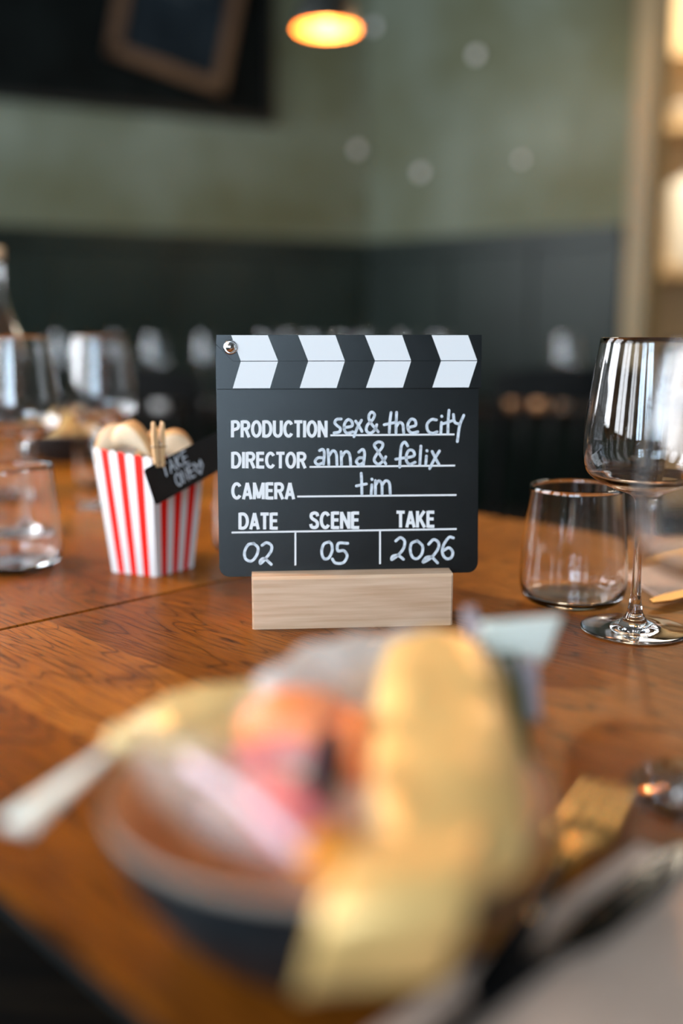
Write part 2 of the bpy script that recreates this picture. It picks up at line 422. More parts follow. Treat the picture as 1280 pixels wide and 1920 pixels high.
# small pale wall studs
M_stud = mat('white_enamel', (0.92, 0.94, 0.97), 0.2)
first = None
studs = [(667, 282, 'left of the middle, lowest but one'), (793, 325, 'lowest of all'), (897, 105, 'uppermost on the right of the lamp'), (705, 52, 'just right of the pendant lamp'), (980, 300, 'faint one furthest right')]
slabel = {667: 'small white wall knob in the corner, below the pendant lamp', 793: 'small white wall knob, the lowest one on the green wall',
          897: 'small white wall knob high on the right green wall', 705: 'small white wall knob just right of the pendant lamp', 980: 'small white wall knob furthest right, near the timber post'}
for px, py, _ in studs:
    left = px < 690
    p = onwall(px, py, left, 0.0)
    a = wang if left else math.atan2(RE[1] - CR[1], RE[0] - CR[0])
    if first is None:
        bm = lathe([(0, 0), (0.008, 0), (0.008, 0.012), (0.020, 0.016), (0.024, 0.026), (0.016, 0.036), (0, 0.040)], 20)
        bmesh.ops.rotate(bm, verts=bm.verts, matrix=Matrix.Rotation(PI / 2, 3, 'X'))
        o = first = obj('wall_knob', bm, M_stud, smooth=True)
    else: o = first.copy(); C.objects.link(o)
    o.location = p; o.rotation_euler = (0, 0, a); o.scale = (0.8, 0.8, 0.8) if px != 980 else (0.55, 0.55, 0.55)
    tag(o, slabel[px], 'wall knob', 'white knobs on the green wall')

# pendant lamps
M_shade = mat('black_enamel', (0.012, 0.014, 0.013), 0.35)
M_shade_in = mat('copper_lining', (0.85, 0.42, 0.12), 0.45, 0.3)
M_bulb = mat('glowing_bulb', (1, 0.8, 0.5), 0.4, emit=(1.0, 0.55, 0.18), estr=3.2)
def pendant(loc, label, power):
    t = thing('pendant_lamp', loc); tag(t, label, 'lamp', 'black pendant lamps')
    R_ = 0.088
    prof = [(R_, 0), (R_ * 0.97, 0.03), (R_ * 0.8, 0.075), (R_ * 0.5, 0.115), (0.03, 0.135), (0.022, 0.17), (0, 0.172)]
    inn = [(max(r - 0.003, 0), z - 0.003 if z > 0 else z) for r, z in prof[:5]] + [(0, 0.13)]
    sh = obj('shade', lathe(prof, 48), M_shade, t, True); obj('lining', lathe(inn, 48), M_shade_in, sh, True)
    obj('bulb', lathe([(0, 0.022), (0.022, 0.03), (0.030, 0.052), (0.022, 0.078), (0.012, 0.10), (0.012, 0.12)], 24), M_bulb, t, True)
    top = Hc - loc[2]
    obj('cord', tube(bmesh.new(), [(0, 0, 0.17), (0, 0, top)], 0.003, 8), M_black, t)
    obj('ceiling_rose', lathe([(0, top - 0.03), (0.04, top - 0.03), (0.045, top), (0, top)], 24), M_black, t, True)
    l = bpy.data.lights.new('lamp_light', 'POINT'); l.energy = power; l.color = (1, 0.62, 0.28); l.shadow_soft_size = 0.03
    lo = bpy.data.objects.new('lamp_light', l); C.objects.link(lo); lo.parent = t; lo.location = (0, 0, -0.012)
pl = PD(613, 55, 2.9)
pendant(pl, 'black bell pendant lamp with glowing copper inside, top centre', 1.6)
pendant((-0.66, 0.95, 1.80), 'added unseen black pendant lamp above the popcorn box, over the picture', 9)  # unseen lamp added for warm light over the table and bowl
pendant((0.735, 2.92, 2.06), 'added unseen black pendant lamp, above the picture on the right, mirrored in the fork', 8)  # unseen lamp added so the fork tines catch a warm glow

# kitchen behind the doorway
l = area('kitchen_lamp', (1.9, 4.6, 3.0), (2.0, 5.0, 0), 1.2, 1.0, 30, (1, 0.86, 0.66))
M_creamt = mat('cream_tiles', (0.85, 0.84, 0.76), 0.3)
t = thing('kitchen_shelf', (1.95, 5.42, 0)); tag(t, 'open wooden shelf unit in the lit room through the doorway', 'shelf')
for z, n_ in ((1.29, 'shelf'), (2.01, 'shelf'), (2.36, 'shelf')):
    obj(n_, B((0, 0, z), (1.3, 0.30, 0.05), bev=0.003), M_ridge, t)
for s in (-1, 1): obj('side_panel', B((s * 0.66, 0, 1.35), (0.035, 0.32, 2.7), bev=0.003), M_ridge, t)
o = obj('canister', lathe([(0, 0), (0.10, 0), (0.105, 0.02), (0.105, 0.40), (0.09, 0.43), (0.03, 0.44), (0.025, 0.47), (0, 0.475)], 32), M_creamt, smooth=True, loc=(1.80, 5.40, 1.316))
tag(o, 'tall cream canister standing on the lower kitchen shelf', 'canister')
o = obj('tray', B((0, 0, 0.22), (0.30, 0.02, 0.44), bev=0.008), M_creamt, loc=(2.08, 5.52, 1.316)); tag(o, 'cream tray leaning at the back of the lower kitchen shelf', 'tray')
bowlp = lathe([(0, 0), (0.05, 0), (0.055, 0.01), (0.115, 0.07), (0.12, 0.085), (0.112, 0.083), (0.05, 0.02), (0, 0.015)], 32)
o = obj('mixing_bowl', bowlp, mat('white_ceramic', (0.75, 0.75, 0.7), 0.3), smooth=True, loc=(1.80, 5.40, 2.036)); tag(o, 'white bowl on the upper kitchen shelf', 'bowl')
o = obj('bottle', lathe([(0, 0), (0.032, 0), (0.034, 0.01), (0.034, 0.16), (0.012, 0.20), (0.012, 0.26), (0, 0.262)], 24), mat('dark_bottle', (0.03, 0.035, 0.03), 0.15), smooth=True, loc=(1.80, 5.40, 2.386)); tag(o, 'dark bottle alone on the top kitchen shelf above the white bowl', 'bottle')

# ---------------------------------------------------------------- tables
AX = Vector((-0.7071, 0.7071, 0)); AU = Vector((0.7071, 0.7071, 0))     # along the table / across it
def UV(u, v, z=0.0): 
    q = AU * u + AX * v; return Vector((q.x, q.y, T + z))
U0, U1 = 0.176, 1.035
def table(v0, v1, label, z=0.0, u0=U0, u1=U1):
    ctr = UV((u0 + u1) / 2, (v0 + v1) / 2); L_ = v1 - v0; W_ = u1 - u0
    t = thing('dining_table', (ctr.x, ctr.y, 0), math.radians(135)); tag(t, label, 'table', 'oak dining tables pushed end to end')
    bm = bmesh.new(); pr = []
    for (e, z) in ((0.0, T), (0.0, T - 0.007), (0.042, T - 0.036)):
        ex = 0 if e == 0 else 0.0
        pr.append([bm.verts.new((sx * (L_ / 2 - ex), sy * (W_ / 2 - e), z)) for sx, sy in ((-1, -1), (1, -1), (1, 1), (-1, 1))])
    for i in (0, 1):
        for k in range(4): bm.faces.new((pr[i][k], pr[i][(k + 1) % 4], pr[i + 1][(k + 1) % 4], pr[i + 1][k]))
    bm.faces.new(pr[0]); bm.faces.new(pr[2])
    bmesh.ops.bevel(bm, geom=[e for e in bm.edges if e.verts[0].co.z > T - 0.001 and e.verts[1].co.z > T - 0.001], offset=0.0009, segments=2, affect='EDGES')
    obj('tabletop', bm, M_table, t)
    for sx in (-1, 1):
        for sy in (-1, 1):
            obj('leg', B((sx * (L_ / 2 - 0.07), sy * (W_ / 2 - 0.07), (T - 0.036) / 2), (0.05, 0.05, T - 0.036), bev=0.003), M_black, t)
    bm = bmesh.new()
    for sy in (-1, 1): box(bm, (0, sy * (W_ / 2 - 0.07), T - 0.066), (L_ - 0.19, 0.03, 0.06))
    for sx in (-1, 1): box(bm, (sx * (L_ / 2 - 0.07), 0, T - 0.066), (0.03, W_ - 0.19, 0.06))
    obj('apron', bm, M_black, t)
    return t
table(-0.78, 0.7346, 'oak table in front, carrying the clapperboard and the bowl')
table(0.7386, 2.25, 'oak table at the back left, beyond the seam, carrying the striped popcorn box')

# ---------------------------------------------------------------- clapperboard on its stand
YAW = math.radians(4.3); TILT = math.radians(5.5)
bl = P(473, 1180); br_ = P(848, 1173)
ctr = (bl + br_) / 2; BW = (br_ - bl).length
t = thing('wooden_stand', (ctr.x, ctr.y, T), YAW); tag(t, 'pale beech block with a slot, holding the clapperboard upright', 'stand')
DEP, HB = 0.046, 0.0430
bm = bmesh.new()
slot0, slot1 = 0.0205, 0.0245           # slot (distance behind the front face)
prof = [(0.0, 0.0), (0.0, HB - 0.0022), (0.0022, HB), (slot0, HB), (slot0, HB - 0.012), (slot1 + 0.0015, HB - 0.012), (slot1 + 0.0015, HB), (DEP - 0.0022, HB), (DEP, HB - 0.0022), (DEP, 0.0)]
a = [bm.verts.new((-BW / 2, y, z)) for y, z in prof]; b2 = [bm.verts.new((BW / 2, y, z)) for y, z in prof]
for i in range(len(prof)):
    j = (i + 1) % len(prof); bm.faces.new((a[i], a[j], b2[j], b2[i]))
bm.faces.new(a); bm.faces.new(b2)
bmesh.ops.bevel(bm, geom=[e for e in bm.edges if abs(e.verts[0].co.x - e.verts[1].co.x) < 1e-6 and e.is_manifold and (abs(e.verts[0].co.y - e.verts[1].co.y) < 1e-6) and e.verts[0].co.y in (0.0, DEP)], offset=0.0012, segments=2, affect='EDGES')
obj('block', bm, M_beech, t)

# board frame: local x right, y up the board, z toward the viewer
ax = Vector((math.cos(YAW), math.sin(YAW), 0)); back = Vector((-math.sin(YAW), math.cos(YAW), 0))
up = Vector((0, 0, 1)) * math.cos(TILT) + back * math.sin(TILT)
nz = ax.cross(up)                           # faces the camera
BO = ctr + back * 0.0212 + Vector((0, 0, HB - 0.0035))
BM = Matrix(((ax.x, up.x, nz.x, BO.x), (ax.y, up.y, nz.y, BO.y), (ax.z, up.z, nz.z, BO.z), (0, 0, 0, 1)))
BMi = BM.inverted()
def bp(px, py):
    """photo spot -> board plane (x, y)"""
    o = Vector((0, 0, T + CAM_H)); ray = PD(px, py, 1.0) - o
    tt = (BO - o).dot(nz) / ray.dot(nz); q = BMi @ (o + ray * tt); return Vector((q.x, q.y))
t = thing('clapperboard'); t.matrix_world = BM
tag(t, 'black film clapperboard with striped bars and white writing, standing in the wooden block', 'clapperboard')
def rrect(x0, y0, x1, y1, r, n=6, corners=(1, 1, 1, 1)):
    out = []
    for (cx, cy, a0, on) in ((x0 + r, y0 + r, PI, corners[0]), (x1 - r, y0 + r, 1.5 * PI, corners[1]), (x1 - r, y1 - r, 0, corners[2]), (x0 + r, y1 - r, 0.5 * PI, corners[3])):
        if on:
            for k in range(n + 1): out.append((cx + r * math.cos(a0 + k * PI / 2 / n), cy + r * math.sin(a0 + k * PI / 2 / n)))
        else: out.append((cx + (r if a0 in (0, 1.5 * PI) else -r), cy + (r if a0 in (0, 0.5 * PI) else -r)))
    return out
l0, r0 = bp(411, 1060).x, bp(895.5, 1055).x
ytop, ybar, ymid, ybot = bp(650, 628.5).y, bp(650, 728.5).y, bp(650, 677.3).y, bp(412, 1082).y
obj('board', prism(bmesh.new(), rrect(l0, ybot, r0, ytop - 0.004, 0.0085), -0.003, 0.0), M_board, t)
bl_, br2 = bp(405.5, 680).x, bp(900.5, 680).x
Z1 = lambda x, y: bp(390 + x / 2.415, 610 + y / 2.415)
Z2 = lambda x, y: bp(390 + x / 2.415, 890 + y / 2.415)
# lower striped bar and upper clap stick
def stick(name, y0, y1, poly, stripes, z1):
    bm = bmesh.new(); prism(bm, poly, 0.0002, z1, 0)
    for s in stripes:
        prism(bm, s, z1 - 0.0004, z1 + 0.00015, 1)
    return obj(name, bm, [M_board, M_white], t)
xs_t = [(105, 270), (407, 575), (708, 876), (1009, 1173)]; xs_m = [(148, 316), (452, 617), (753, 916), (1051, 1214)]; xs_b = [(112, 280), (414, 580), (713, 879), (1012, 1176)]
X = lambda x, y: Z1(x, y).x
up_s = [[(X(m[0], 163), ymid + 0.0003), (X(m[1], 163), ymid + 0.0003), (X(a_[1], 43), ytop - 0.0003), (X(a_[0], 43), ytop - 0.0003)] for a_, m in zip(xs_t, xs_m)]
lo_s = [[(X(b_[0], 285), ybar + 0.0004), (X(b_[1], 285), ybar + 0.0004), (X(m[1], 163), ymid - 0.0003), (X(m[0], 163), ymid - 0.0003)] for b_, m in zip(xs_b, xs_m)]
cx0 = X(112, 163)
gap = 0.00012
stick('lower_bar', ybar, ymid, [(bl_, ybar), (br2, ybar), (br2, ymid - gap), (cx0, ymid - gap), (bl_, Z1(40, 88).y - gap)], lo_s, 0.0030)
clap = stick('clap_stick', ymid, ytop, [(bl_ + 0.0006, ytop), (bl_, Z1(40, 86).y + gap), (cx0, ymid + gap), (br2 + 0.0003, ymid + gap), (br2 + 0.0003, ytop)], up_s, 0.0030)
sp = Z1(102, 101)
bm = lathe([(0, 0.0), (0.0056, 0.0), (0.0058, 0.0006), (0.0045, 0.0012), (0.0040, 0.0009), (0.0036, 0.0015), (0.0026, 0.0026), (0, 0.0030)], 32)
obj('screw', bm, M_chrome, clap, True, loc=(sp.x, sp.y, 0.0031))

# printed lettering
def arc(cx, cy, rx, ry, a0, a1, n=12):
    return [(cx + rx * math.cos(math.radians(a0 + (a1 - a0) * k / n)), cy + ry * math.sin(math.radians(a0 + (a1 - a0) * k / n))) for k in range(n + 1)]
# glyph box: height 1, width w; strokes run on centre lines inset by s
s_ = 0.085
def glyph(c):
    w_ = 0.62; a = s_; r = w_ - s_; b0 = s_ * 0.85; t0 = 1 - s_ * 0.85
    if c == 'P': return w_, [[(a, 0), (a, 1)], [(a, t0), (0.33, t0)] + arc(0.33, 0.71, r - 0.33, t0 - 0.71, 90, -90) [0:] + [(a, 0.42 + 0.0)]]
    if c == 'R': return 0.68, [[(a, 0), (a, 1)], [(a, t0), (0.36, t0)] + arc(0.36, 0.715, 0.215, t0 - 0.715, 90, -90) + [(a, 0.715 - (t0 - 0.715))], [(0.34, 0.50), (0.60, 0.0)]]
    if c == 'O': return 0.74, [arc(0.37, 0.5, 0.285, 0.43, 0, 360, 36)]
    if c == 'D': return 0.70, [[(a, 0), (a, 1)], [(a, t0), (0.30, t0)] + arc(0.30, 0.5, 0.315, t0 - 0.5, 90, -90, 18) + [(a, b0)]]
    if c == 'U': return 0.68, [[(a, 1), (a, 0.33)] + arc(0.34, 0.33, 0.255, 0.26, 180, 360, 16) + [(0.595, 1)]]
    if c == 'C': return 0.70, [arc(0.37, 0.5, 0.285, 0.43, 38, 322, 28)]
    if c == 'T': return 0.60, [[(0.0, t0), (0.60, t0)], [(0.30, 0), (0.30, t0)]]
    if c == 'I': return 0.17, [[(a, 0), (a, 1)]]
    if c == 'N': return 0.68, [[(a, 0), (a, 1)], [(0.595, 0), (0.595, 1)], [(a, 0.94), (0.595, 0.06)]]
    if c == 'E': return 0.56, [[(a, 0), (a, 1)], [(a, t0), (0.55, t0)], [(a, 0.52), (0.51, 0.52)], [(a, b0), (0.56, b0)]]
    if c == 'A': return 0.68, [[(0.065, 0), (0.34, 0.985)], [(0.615, 0), (0.34, 0.985)], [(0.17, 0.29), (0.51, 0.29)]]
    if c == 'M': return 0.80, [[(a, 0), (a, 1)], [(0.715, 0), (0.715, 1)], [(a, 0.96), (0.40, 0.06)], [(0.715, 0.96), (0.40, 0.06)]]
    if c == 'S': return 0.64, [smoothpath([(0.56, 0.74), (0.50, 0.88), (0.32, 0.93), (0.13, 0.86), (0.10, 0.70), (0.22, 0.57), (0.42, 0.47), (0.54, 0.33), (0.50, 0.14), (0.32, 0.07), (0.13, 0.12), (0.07, 0.28)], 5)]
    if c == 'K': return 0.68, [[(a, 0), (a, 1)], [(a, 0.36), (0.58, 1.0)], [(0.26, 0.55), (0.61, 0.0)]]
def word(bm, txt, px0, px1, py0, py1, py0r=None):
    gap_ = 0.085; tot = sum(glyph(c)[0] for c in txt) + gap_ * (len(txt) - 1)
    A0 = bp(px0, py1); A1 = bp(px1, py1 + (py0r or 0)); Hh = bp(px0, py0) - A0
    ex = (A1 - A0) / tot; x = 0
    wd = 0.188 * Hh.length
    for c in txt:
        gw, st = glyph(c)
        for k, s in enumerate(st):
            pts = [A0 + ex * (x + (q[0])) + Hh * q[1] for q in s]
            ribbon(bm, pts, wd, 0, 0.00022 + 0.00001 * k, round_ends=False)
        x += gw + gap_
bm = bmesh.new()
word(bm, 'PRODUCTION', 433.5, 613, 788.5, 820)
word(bm, 'DIRECTOR', 433.8, 574, 847.5, 878)
word(bm, 'CAMERA', 434, 552, 904.8, 936)
word(bm, 'DATE', 447.5, 520.5, 961.5, 992.5)
word(bm, 'SCENE', 580.5, 673, 959.5, 991.5)
word(bm, 'TAKE', 743, 814, 958, 989)
def pline(fn, a, b_, wd=0.0015): ribbon(bm, [fn(*a), fn(*b_)], wd, 0, 0.0002, round_ends=False)
pline(Z1, (553, 498), (1115, 494)); pline(Z1, (459, 641), (1118, 635)); pline(Z2, (403, 99), (1124, 92))
pline(Z2, (106, 262), (1125, 246)); pline(Z2, (395, 258), (395, 411)); pline(Z2, (778, 252), (778, 405))
obj('printed_lettering', bm, M_white, t)

H1 = [[(602, 424), (582, 426), (573, 441), (584, 454), (598, 466), (594, 482), (570, 487)],
      [(616, 463), (650, 456), (650, 436), (633, 427), (618, 445), (616, 470), (628, 488), (655, 482)],
      [(668, 434), (682, 455), (696, 480)], [(694, 430), (676, 462), (660, 504)],
      [(770, 482), (735, 440), (727, 412), (739, 393), (753, 404), (746, 425), (720, 453), (717, 478), (735, 488), (755, 472), (763, 450)],
      [(828, 395), (822, 440), (820, 485)], [(797, 450), (845, 440)],
      [(853, 394), (851, 440), (850, 486)], [(850, 460), (866, 440), (881, 450), (885, 486)],
      [(905, 463), (938, 453), (936, 431), (919, 425), (905, 445), (905, 470), (921, 487), (949, 482)],
      [(1033, 428), (1010, 427), (991, 449), (995, 478), (1015, 489), (1036, 482)],
      [(1056, 440), (1053, 487)], [(1057, 411), (1058, 413)],
      [(1090, 385), (1086, 440), (1085, 487)], [(1064, 445), (1108, 431)],
      [(1110, 404), (1116, 438), (1138, 448)], [(1157, 407), (1138, 455), (1128, 526)],
      [(504, 567), (519, 562), (526, 580), (522, 628)], [(521, 600), (497, 600), (484, 617), (497, 630), (522, 622)],
      [(542, 563), (545, 600), (546, 631)], [(546, 592), (564, 568), (580, 582), (583, 631)],
      [(602, 573), (603, 600), (604, 631)], [(604, 597), (622, 572), (640, 584), (645, 631)],
      [(682, 574), (700, 562), (708, 582), (703, 631)], [(703, 600), (682, 601), (671, 618), (684, 631), (703, 622)],
      [(804, 627), (768, 570), (752, 543), (768, 528), (788, 533), (788, 551), (760, 588), (752, 612), (770, 629), (795, 611), (804, 595)],
      [(903, 546), (890, 529), (875, 545), (870, 590), (867, 642)], [(849, 606), (886, 600)],
      [(894, 600), (931, 591), (929, 570), (911, 565), (898, 585), (898, 614), (913, 629), (937, 620)],
      [(963, 547), (960, 590), (958, 629)], [(988, 592), (985, 629)], [(990, 567), (991, 569)],
      [(1014, 571), (1028, 600), (1044, 629)], [(1047, 569), (1024, 606), (1003, 648)]]
H2 = [[(693, -6), (695, 40), (696, 87)], [(671, 51), (716, 42)], [(741, 46), (738, 87)], [(741, 20), (742, 22)],
      [(757, 27), (757, 55), (757, 86)], [(757, 48), (772, 28), (786, 42), (787, 86)], [(787, 48), (803, 28), (820, 38), (824, 86)],
      [(206, 311), (181, 318), (165, 350), (170, 381), (196, 391), (219, 366), (226, 332), (206, 311)],
      [(244, 320), (264, 308), (286, 320), (285, 346), (263, 376), (238, 402), (237, 388), (255, 380), (286, 406)],
      [(548, 304), (523, 315), (514, 350), (524, 379), (545, 377), (561, 346), (559, 316), (548, 304)],
      [(632, 311), (590, 311), (587, 344), (614, 344), (629, 368), (612, 398), (577, 400), (562, 382)],
      [(849, 300), (870, 285), (889, 300), (885, 332), (862, 362), (832, 384), (836, 369), (860, 366), (884, 383)],
      [(946, 299), (920, 312), (915, 345), (926, 374), (948, 379), (968, 356), (970, 322), (946, 299)],
      [(998, 315), (1020, 294), (1042, 307), (1040, 336), (1011, 374), (974, 396), (986, 376), (1011, 373), (1038, 399)],
      [(1110, 286), (1090, 284), (1066, 318), (1060, 354), (1076, 379), (1099, 376), (1107, 351), (1090, 331), (1066, 343)]]
for fn, HH in ((Z1, H1[:16]), (Z1, H1[16:]), (Z2, H2[:7]), (Z2, H2[7:9]), (Z2, H2[9:11]), (Z2, H2[11:])):
    bm = bmesh.new()
    for k, s in enumerate(HH):
        ribbon(bm, smoothpath([fn(*q) for q in s], 7), 0.0023, 0, 0.00030 + 0.00001 * (k % 5))
    obj('handwritten_entry', bm, M_chalk, t)

# ---------------------------------------------------------------- glassware
def wine_glass_parts(t):
    k = 0.0009
    foot = [(0, 0.0), (0.030, 0.0), (0.0405, 0.0004), (0.0418, 0.0012), (0.0410, 0.0022), (0.034, 0.0030), (0.022, 0.0042), (0.013, 0.0070), (0.0085, 0.0105), (0.0062, 0.0150)]
    stem = [(0.0062, 0.0150), (0.0046, 0.024), (0.0037, 0.036), (0.0033, 0.055), (0.0033, 0.080), (0.0036, 0.096), (0.0044, 0.103)]
    bowl_o = [(0.0044, 0.103), (0.0062, 0.1075), (0.011, 0.1105), (0.022, 0.1145), (0.034, 0.1200), (0.0418, 0.1265), (0.0455, 0.1350), (0.0465, 0.145), (0.0458, 0.160), (0.0430, 0.185), (0.0395, 0.210), (0.0362, 0.2300)]
    bowl_i = [(0.0358, 0.2304), (0.0353, 0.2300)] + [(r - k, z + (0.0002 if r > 0.04 else 0.0013)) for r, z in reversed(bowl_o[3:11])] + [(0.010, 0.1135), (0, 0.1125)]
    def sm(p, n=5):
        q = smoothpath([(a_, b_, 0) for a_, b_ in p], n); return [(max(v.x, 0), v.y) for v in q]
    bo = sm(bowl_o); bi = [(a_, b_) for a_, b_ in bowl_i]
    bi = [bi[0]] + sm(bi[1:], 4)
    bi[-1] = (0, bi[-1][1])
    bmf = lathe(foot[:1] + sm(foot[1:], 4), 72)
    bms = lathe(sm(stem, 4), 48)
    bmb = lathe(bo + bi, 72)
    obj('foot', bmf, M_glass, t, True, keep=True); obj('stem', bms, M_glass, t, True, keep=True); obj('bowl', bmb, M_glass, t, True, keep=True)
G = 'tall stemmed wine glasses'
wg = thing('wine_glass'); wine_glass_parts(wg)
spots = [(P(1188, 1181), 'sharp empty wine glass on the right, just behind the low tumbler'),
         (Vector((0.190, 0.478, T)), 'blurred wine glass nearest the camera, cut by the right edge'),
         (Vector((-0.372, 1.155, T)), 'wine glass at the far left, behind the left tumbler'),
         (Vector((-0.322, 1.345, T)), 'wine glass directly behind the striped popcorn box')]
for i, (p, lab) in enumerate(spots):
    o = wg if i == 0 else copy_tree(wg)
    o.location = (p.x, p.y, T + 0.0002); tag(o, lab, 'wine glass', G)
# tumblers
ko = [(0, 0.0), (0.033, 0.0), (0.0385, 0.0010), (0.0430, 0.0050), (0.0458, 0.0120), (0.0467, 0.022), (0.0462, 0.035), (0.0446, 0.058), (0.0420, 0.083), (0.0402, 0.1030)]
def sm2(p, n=5):
    q = smoothpath([(a_, b_, 0) for a_, b_ in p], n); return [(max(v.x, 0), v.y) for v in q]
ti = [(0.0396, 0.1035), (0.0390, 0.1030)]
tin = [(0.0390, 0.1030), (0.0408, 0.083), (0.0434, 0.058), (0.0450, 0.035), (0.0453, 0.022), (0.0440, 0.013), (0.0400, 0.0070), (0.030, 0.0048), (0, 0.0045)]
bm = lathe([(0, 0.0)] + sm2(ko[1:], 5) + [ti[0]] + sm2(tin, 5)[:-1] + [(0, 0.0045)], 80)
tum = obj('tumbler', bm, M_glass, smooth=True)
tp = P(1072, 1126)
tl = [(tp, 'sharp clear tumbler between the clapperboard and the right wine glass'), (Vector((-0.330, 0.985, T)), 'clear tumbler at the left edge, in front of the wine glass'),
      (Vector((-0.362, 1.52, T)), 'clear tumbler behind the wine glass, left of the popcorn box'), (Vector((-0.094, 1.06, T)), 'clear tumbler mostly hidden behind the clapperboard')]
for i, (p, lab) in enumerate(tl):
    o = tum if i == 0 else tum.copy()
    if i: C.objects.link(o)
    o.location = (p.x, p.y, T + 0.0002); tag(o, lab, 'tumbler', 'low clear tumblers')
# water bottle, far left
bm = lathe(sm2([(0, 0), (0.036, 0), (0.042, 0.004), (0.043, 0.02), (0.043, 0.19), (0.040, 0.215), (0.026, 0.245), (0.017, 0.27), (0.014, 0.30), (0.0135, 0.335)], 4)[0:] +
           sm2([(0.0115, 0.335), (0.012, 0.30), (0.015, 0.27), (0.0235, 0.245), (0.0375, 0.215), (0.0405, 0.19), (0.0405, 0.02), (0.036, 0.010), (0, 0.008)], 4), 56)
bo_ = thing('water_bottle', (-0.475, 1.40, T + 0.0002)); tag(bo_, 'clear glass bottle at the far left edge, taller than the wine glasses', 'bottle')
obj('body', bm, M_glass, bo_, True)
obj('cap', lathe([(0.0142, 0.330), (0.0148, 0.331), (0.0148, 0.346), (0.013, 0.349), (0, 0.349)], 32), mat('pale_cork', (0.55, 0.42, 0.28), 0.5), bo_, True)

# ---------------------------------------------------------------- popcorn box
nb = P(293, 1082); lb = P(211, 1073); rb = P(362, 1064)
HT = 0.1205
nt_ = P(284, 862, HT); lt = P(173, 842, HT); rt = P(386, 846, HT)
fb = lb + rb - nb; ft = lt + rt - nt_
org = Vector((nb.x, nb.y, T))
t = thing('popcorn_box', org); tag(t, 'red and white striped popcorn box filled with fortune cookies', 'popcorn box')
def striped_face(bm, b0, b1, t0, t1, off, n=7, nst=28, scallop=0.0022):
    """tapered striped card wall; stripes fan out to the top"""
    inner = []
    cols = nst; rows = 6
    nrm = ((b1 - b0).cross(t0 - b0)).normalized()
    for side in (0, 1):
        grid = []
        for i in range(cols + 1):
            u = i / cols; col = []
            sc = abs(math.sin(u * n * PI)) * scallop
            for j in range(rows + 1):
                v = j / rows
                q = (b0.lerp(b1, u)).lerp(t0.lerp(t1, u), v)
                if j == rows: q = q + Vector((0, 0, sc))
                col.append(bm.verts.new(q - org - nrm * (0.0006 * side)))
            grid.append(col)
        for i in range(cols):
            for j in range(rows):
                f = bm.faces.new((grid[i][j], grid[i + 1][j], grid[i + 1][j + 1], grid[i][j + 1]))
                u = (i + 0.5) / cols
                f.material_index = 1 if (side == 0 and int(u * n) % 2 == 1) else 0
        inner.append(grid)
    a_, b_ = inner
    for i in range(cols):
        bm.faces.new((a_[i][rows], a_[i + 1][rows], b_[i + 1][rows], b_[i][rows]))
for (p0, p1, q0, q1) in ((lb, nb, lt, nt_), (nb, rb, nt_, rt), (rb, fb, rt, ft), (fb, lb, ft, lt)):
    bm = bmesh.new()
    striped_face(bm, p0.copy(), p1.copy(), q0.copy(), q1.copy(), 0)
    obj('side_panel', bm, [M_paperw, M_paperr], t, keep=True)
bm = bmesh.new()
prism(bm, [(q.x - org.x, q.y - org.y) for q in (lb, nb, rb, fb)], 0.0006, 0.0012)
obj('base', bm, M_paperw, t)
# fortune cookies
def cookie_mesh(R=0.0255):
    bm = bmesh.new(); g = []
    nu, nv = 28, 18
    for side in (1, -1):
        gg = []
        for i in range(nu + 1):
            a_ = PI * i / nu; row = []
            for j in range(nv + 1):
                r = j / nv; x = R * r * math.cos(a_); z = R * r * math.sin(a_)
                puff = 0.36 * R * (math.sin(PI * min(1, r * 0.85 + 0.05)) ** 0.7) * (math.sin(a_) ** 0.5 if 0 < i < nu else 0) + (0.10 * R * r * math.sin(a_))
                z -= 0.35 * (x * x) / R
                row.append(bm.verts.new((x, side * puff, z)))
            gg.append(row)
        for i in range(nu):
            for j in range(nv):
                try:
                    f = bm.faces.new((gg[i][j], gg[i + 1][j], gg[i + 1][j + 1], gg[i][j + 1]))
                    f.material_index = 1 if j >= nv - 1 else 0
                except ValueError: pass
        g.append(gg)
    for i in range(nu):
        f = bm.faces.new((g[0][i][nv], g[0][i + 1][nv], g[1][i + 1][nv], g[1][i][nv])); f.material_index = 1
    bmesh.ops.remove_doubles(bm, verts=bm.verts, dist=1e-5)
    return bm
ck = obj('fortune_cookie', cookie_mesh(), [M_cookie, M_cookie_edge], smooth=True)
mid = (lt + rt) / 2
cks = [(PD(246, 838, 0.975), (0.15, 0.1, -0.5), 'pale fortune cookie, the higher front one in the popcorn box'), (PD(222, 842, 0.99), (-0.3, -0.25, 0.5), 'pale fortune cookie at the left of the popcorn box, behind the front one'),
       (PD(322, 853, 0.985), (0.2, 0.3, 0.3), 'fortune cookie at the right of the box, behind the clothespin'), (PD(285, 848, 1.0), (0.5, 0.1, 1.2), 'fortune cookie lying lower in the middle of the popcorn box')]
for i, (p, r, lab) in enumerate(cks):
    o = ck if i == 0 else ck.copy()
    if i: C.objects.link(o)
    o.location = p; o.rotation_euler = r; tag(o, lab, 'fortune cookie', 'fortune cookies in the popcorn box')

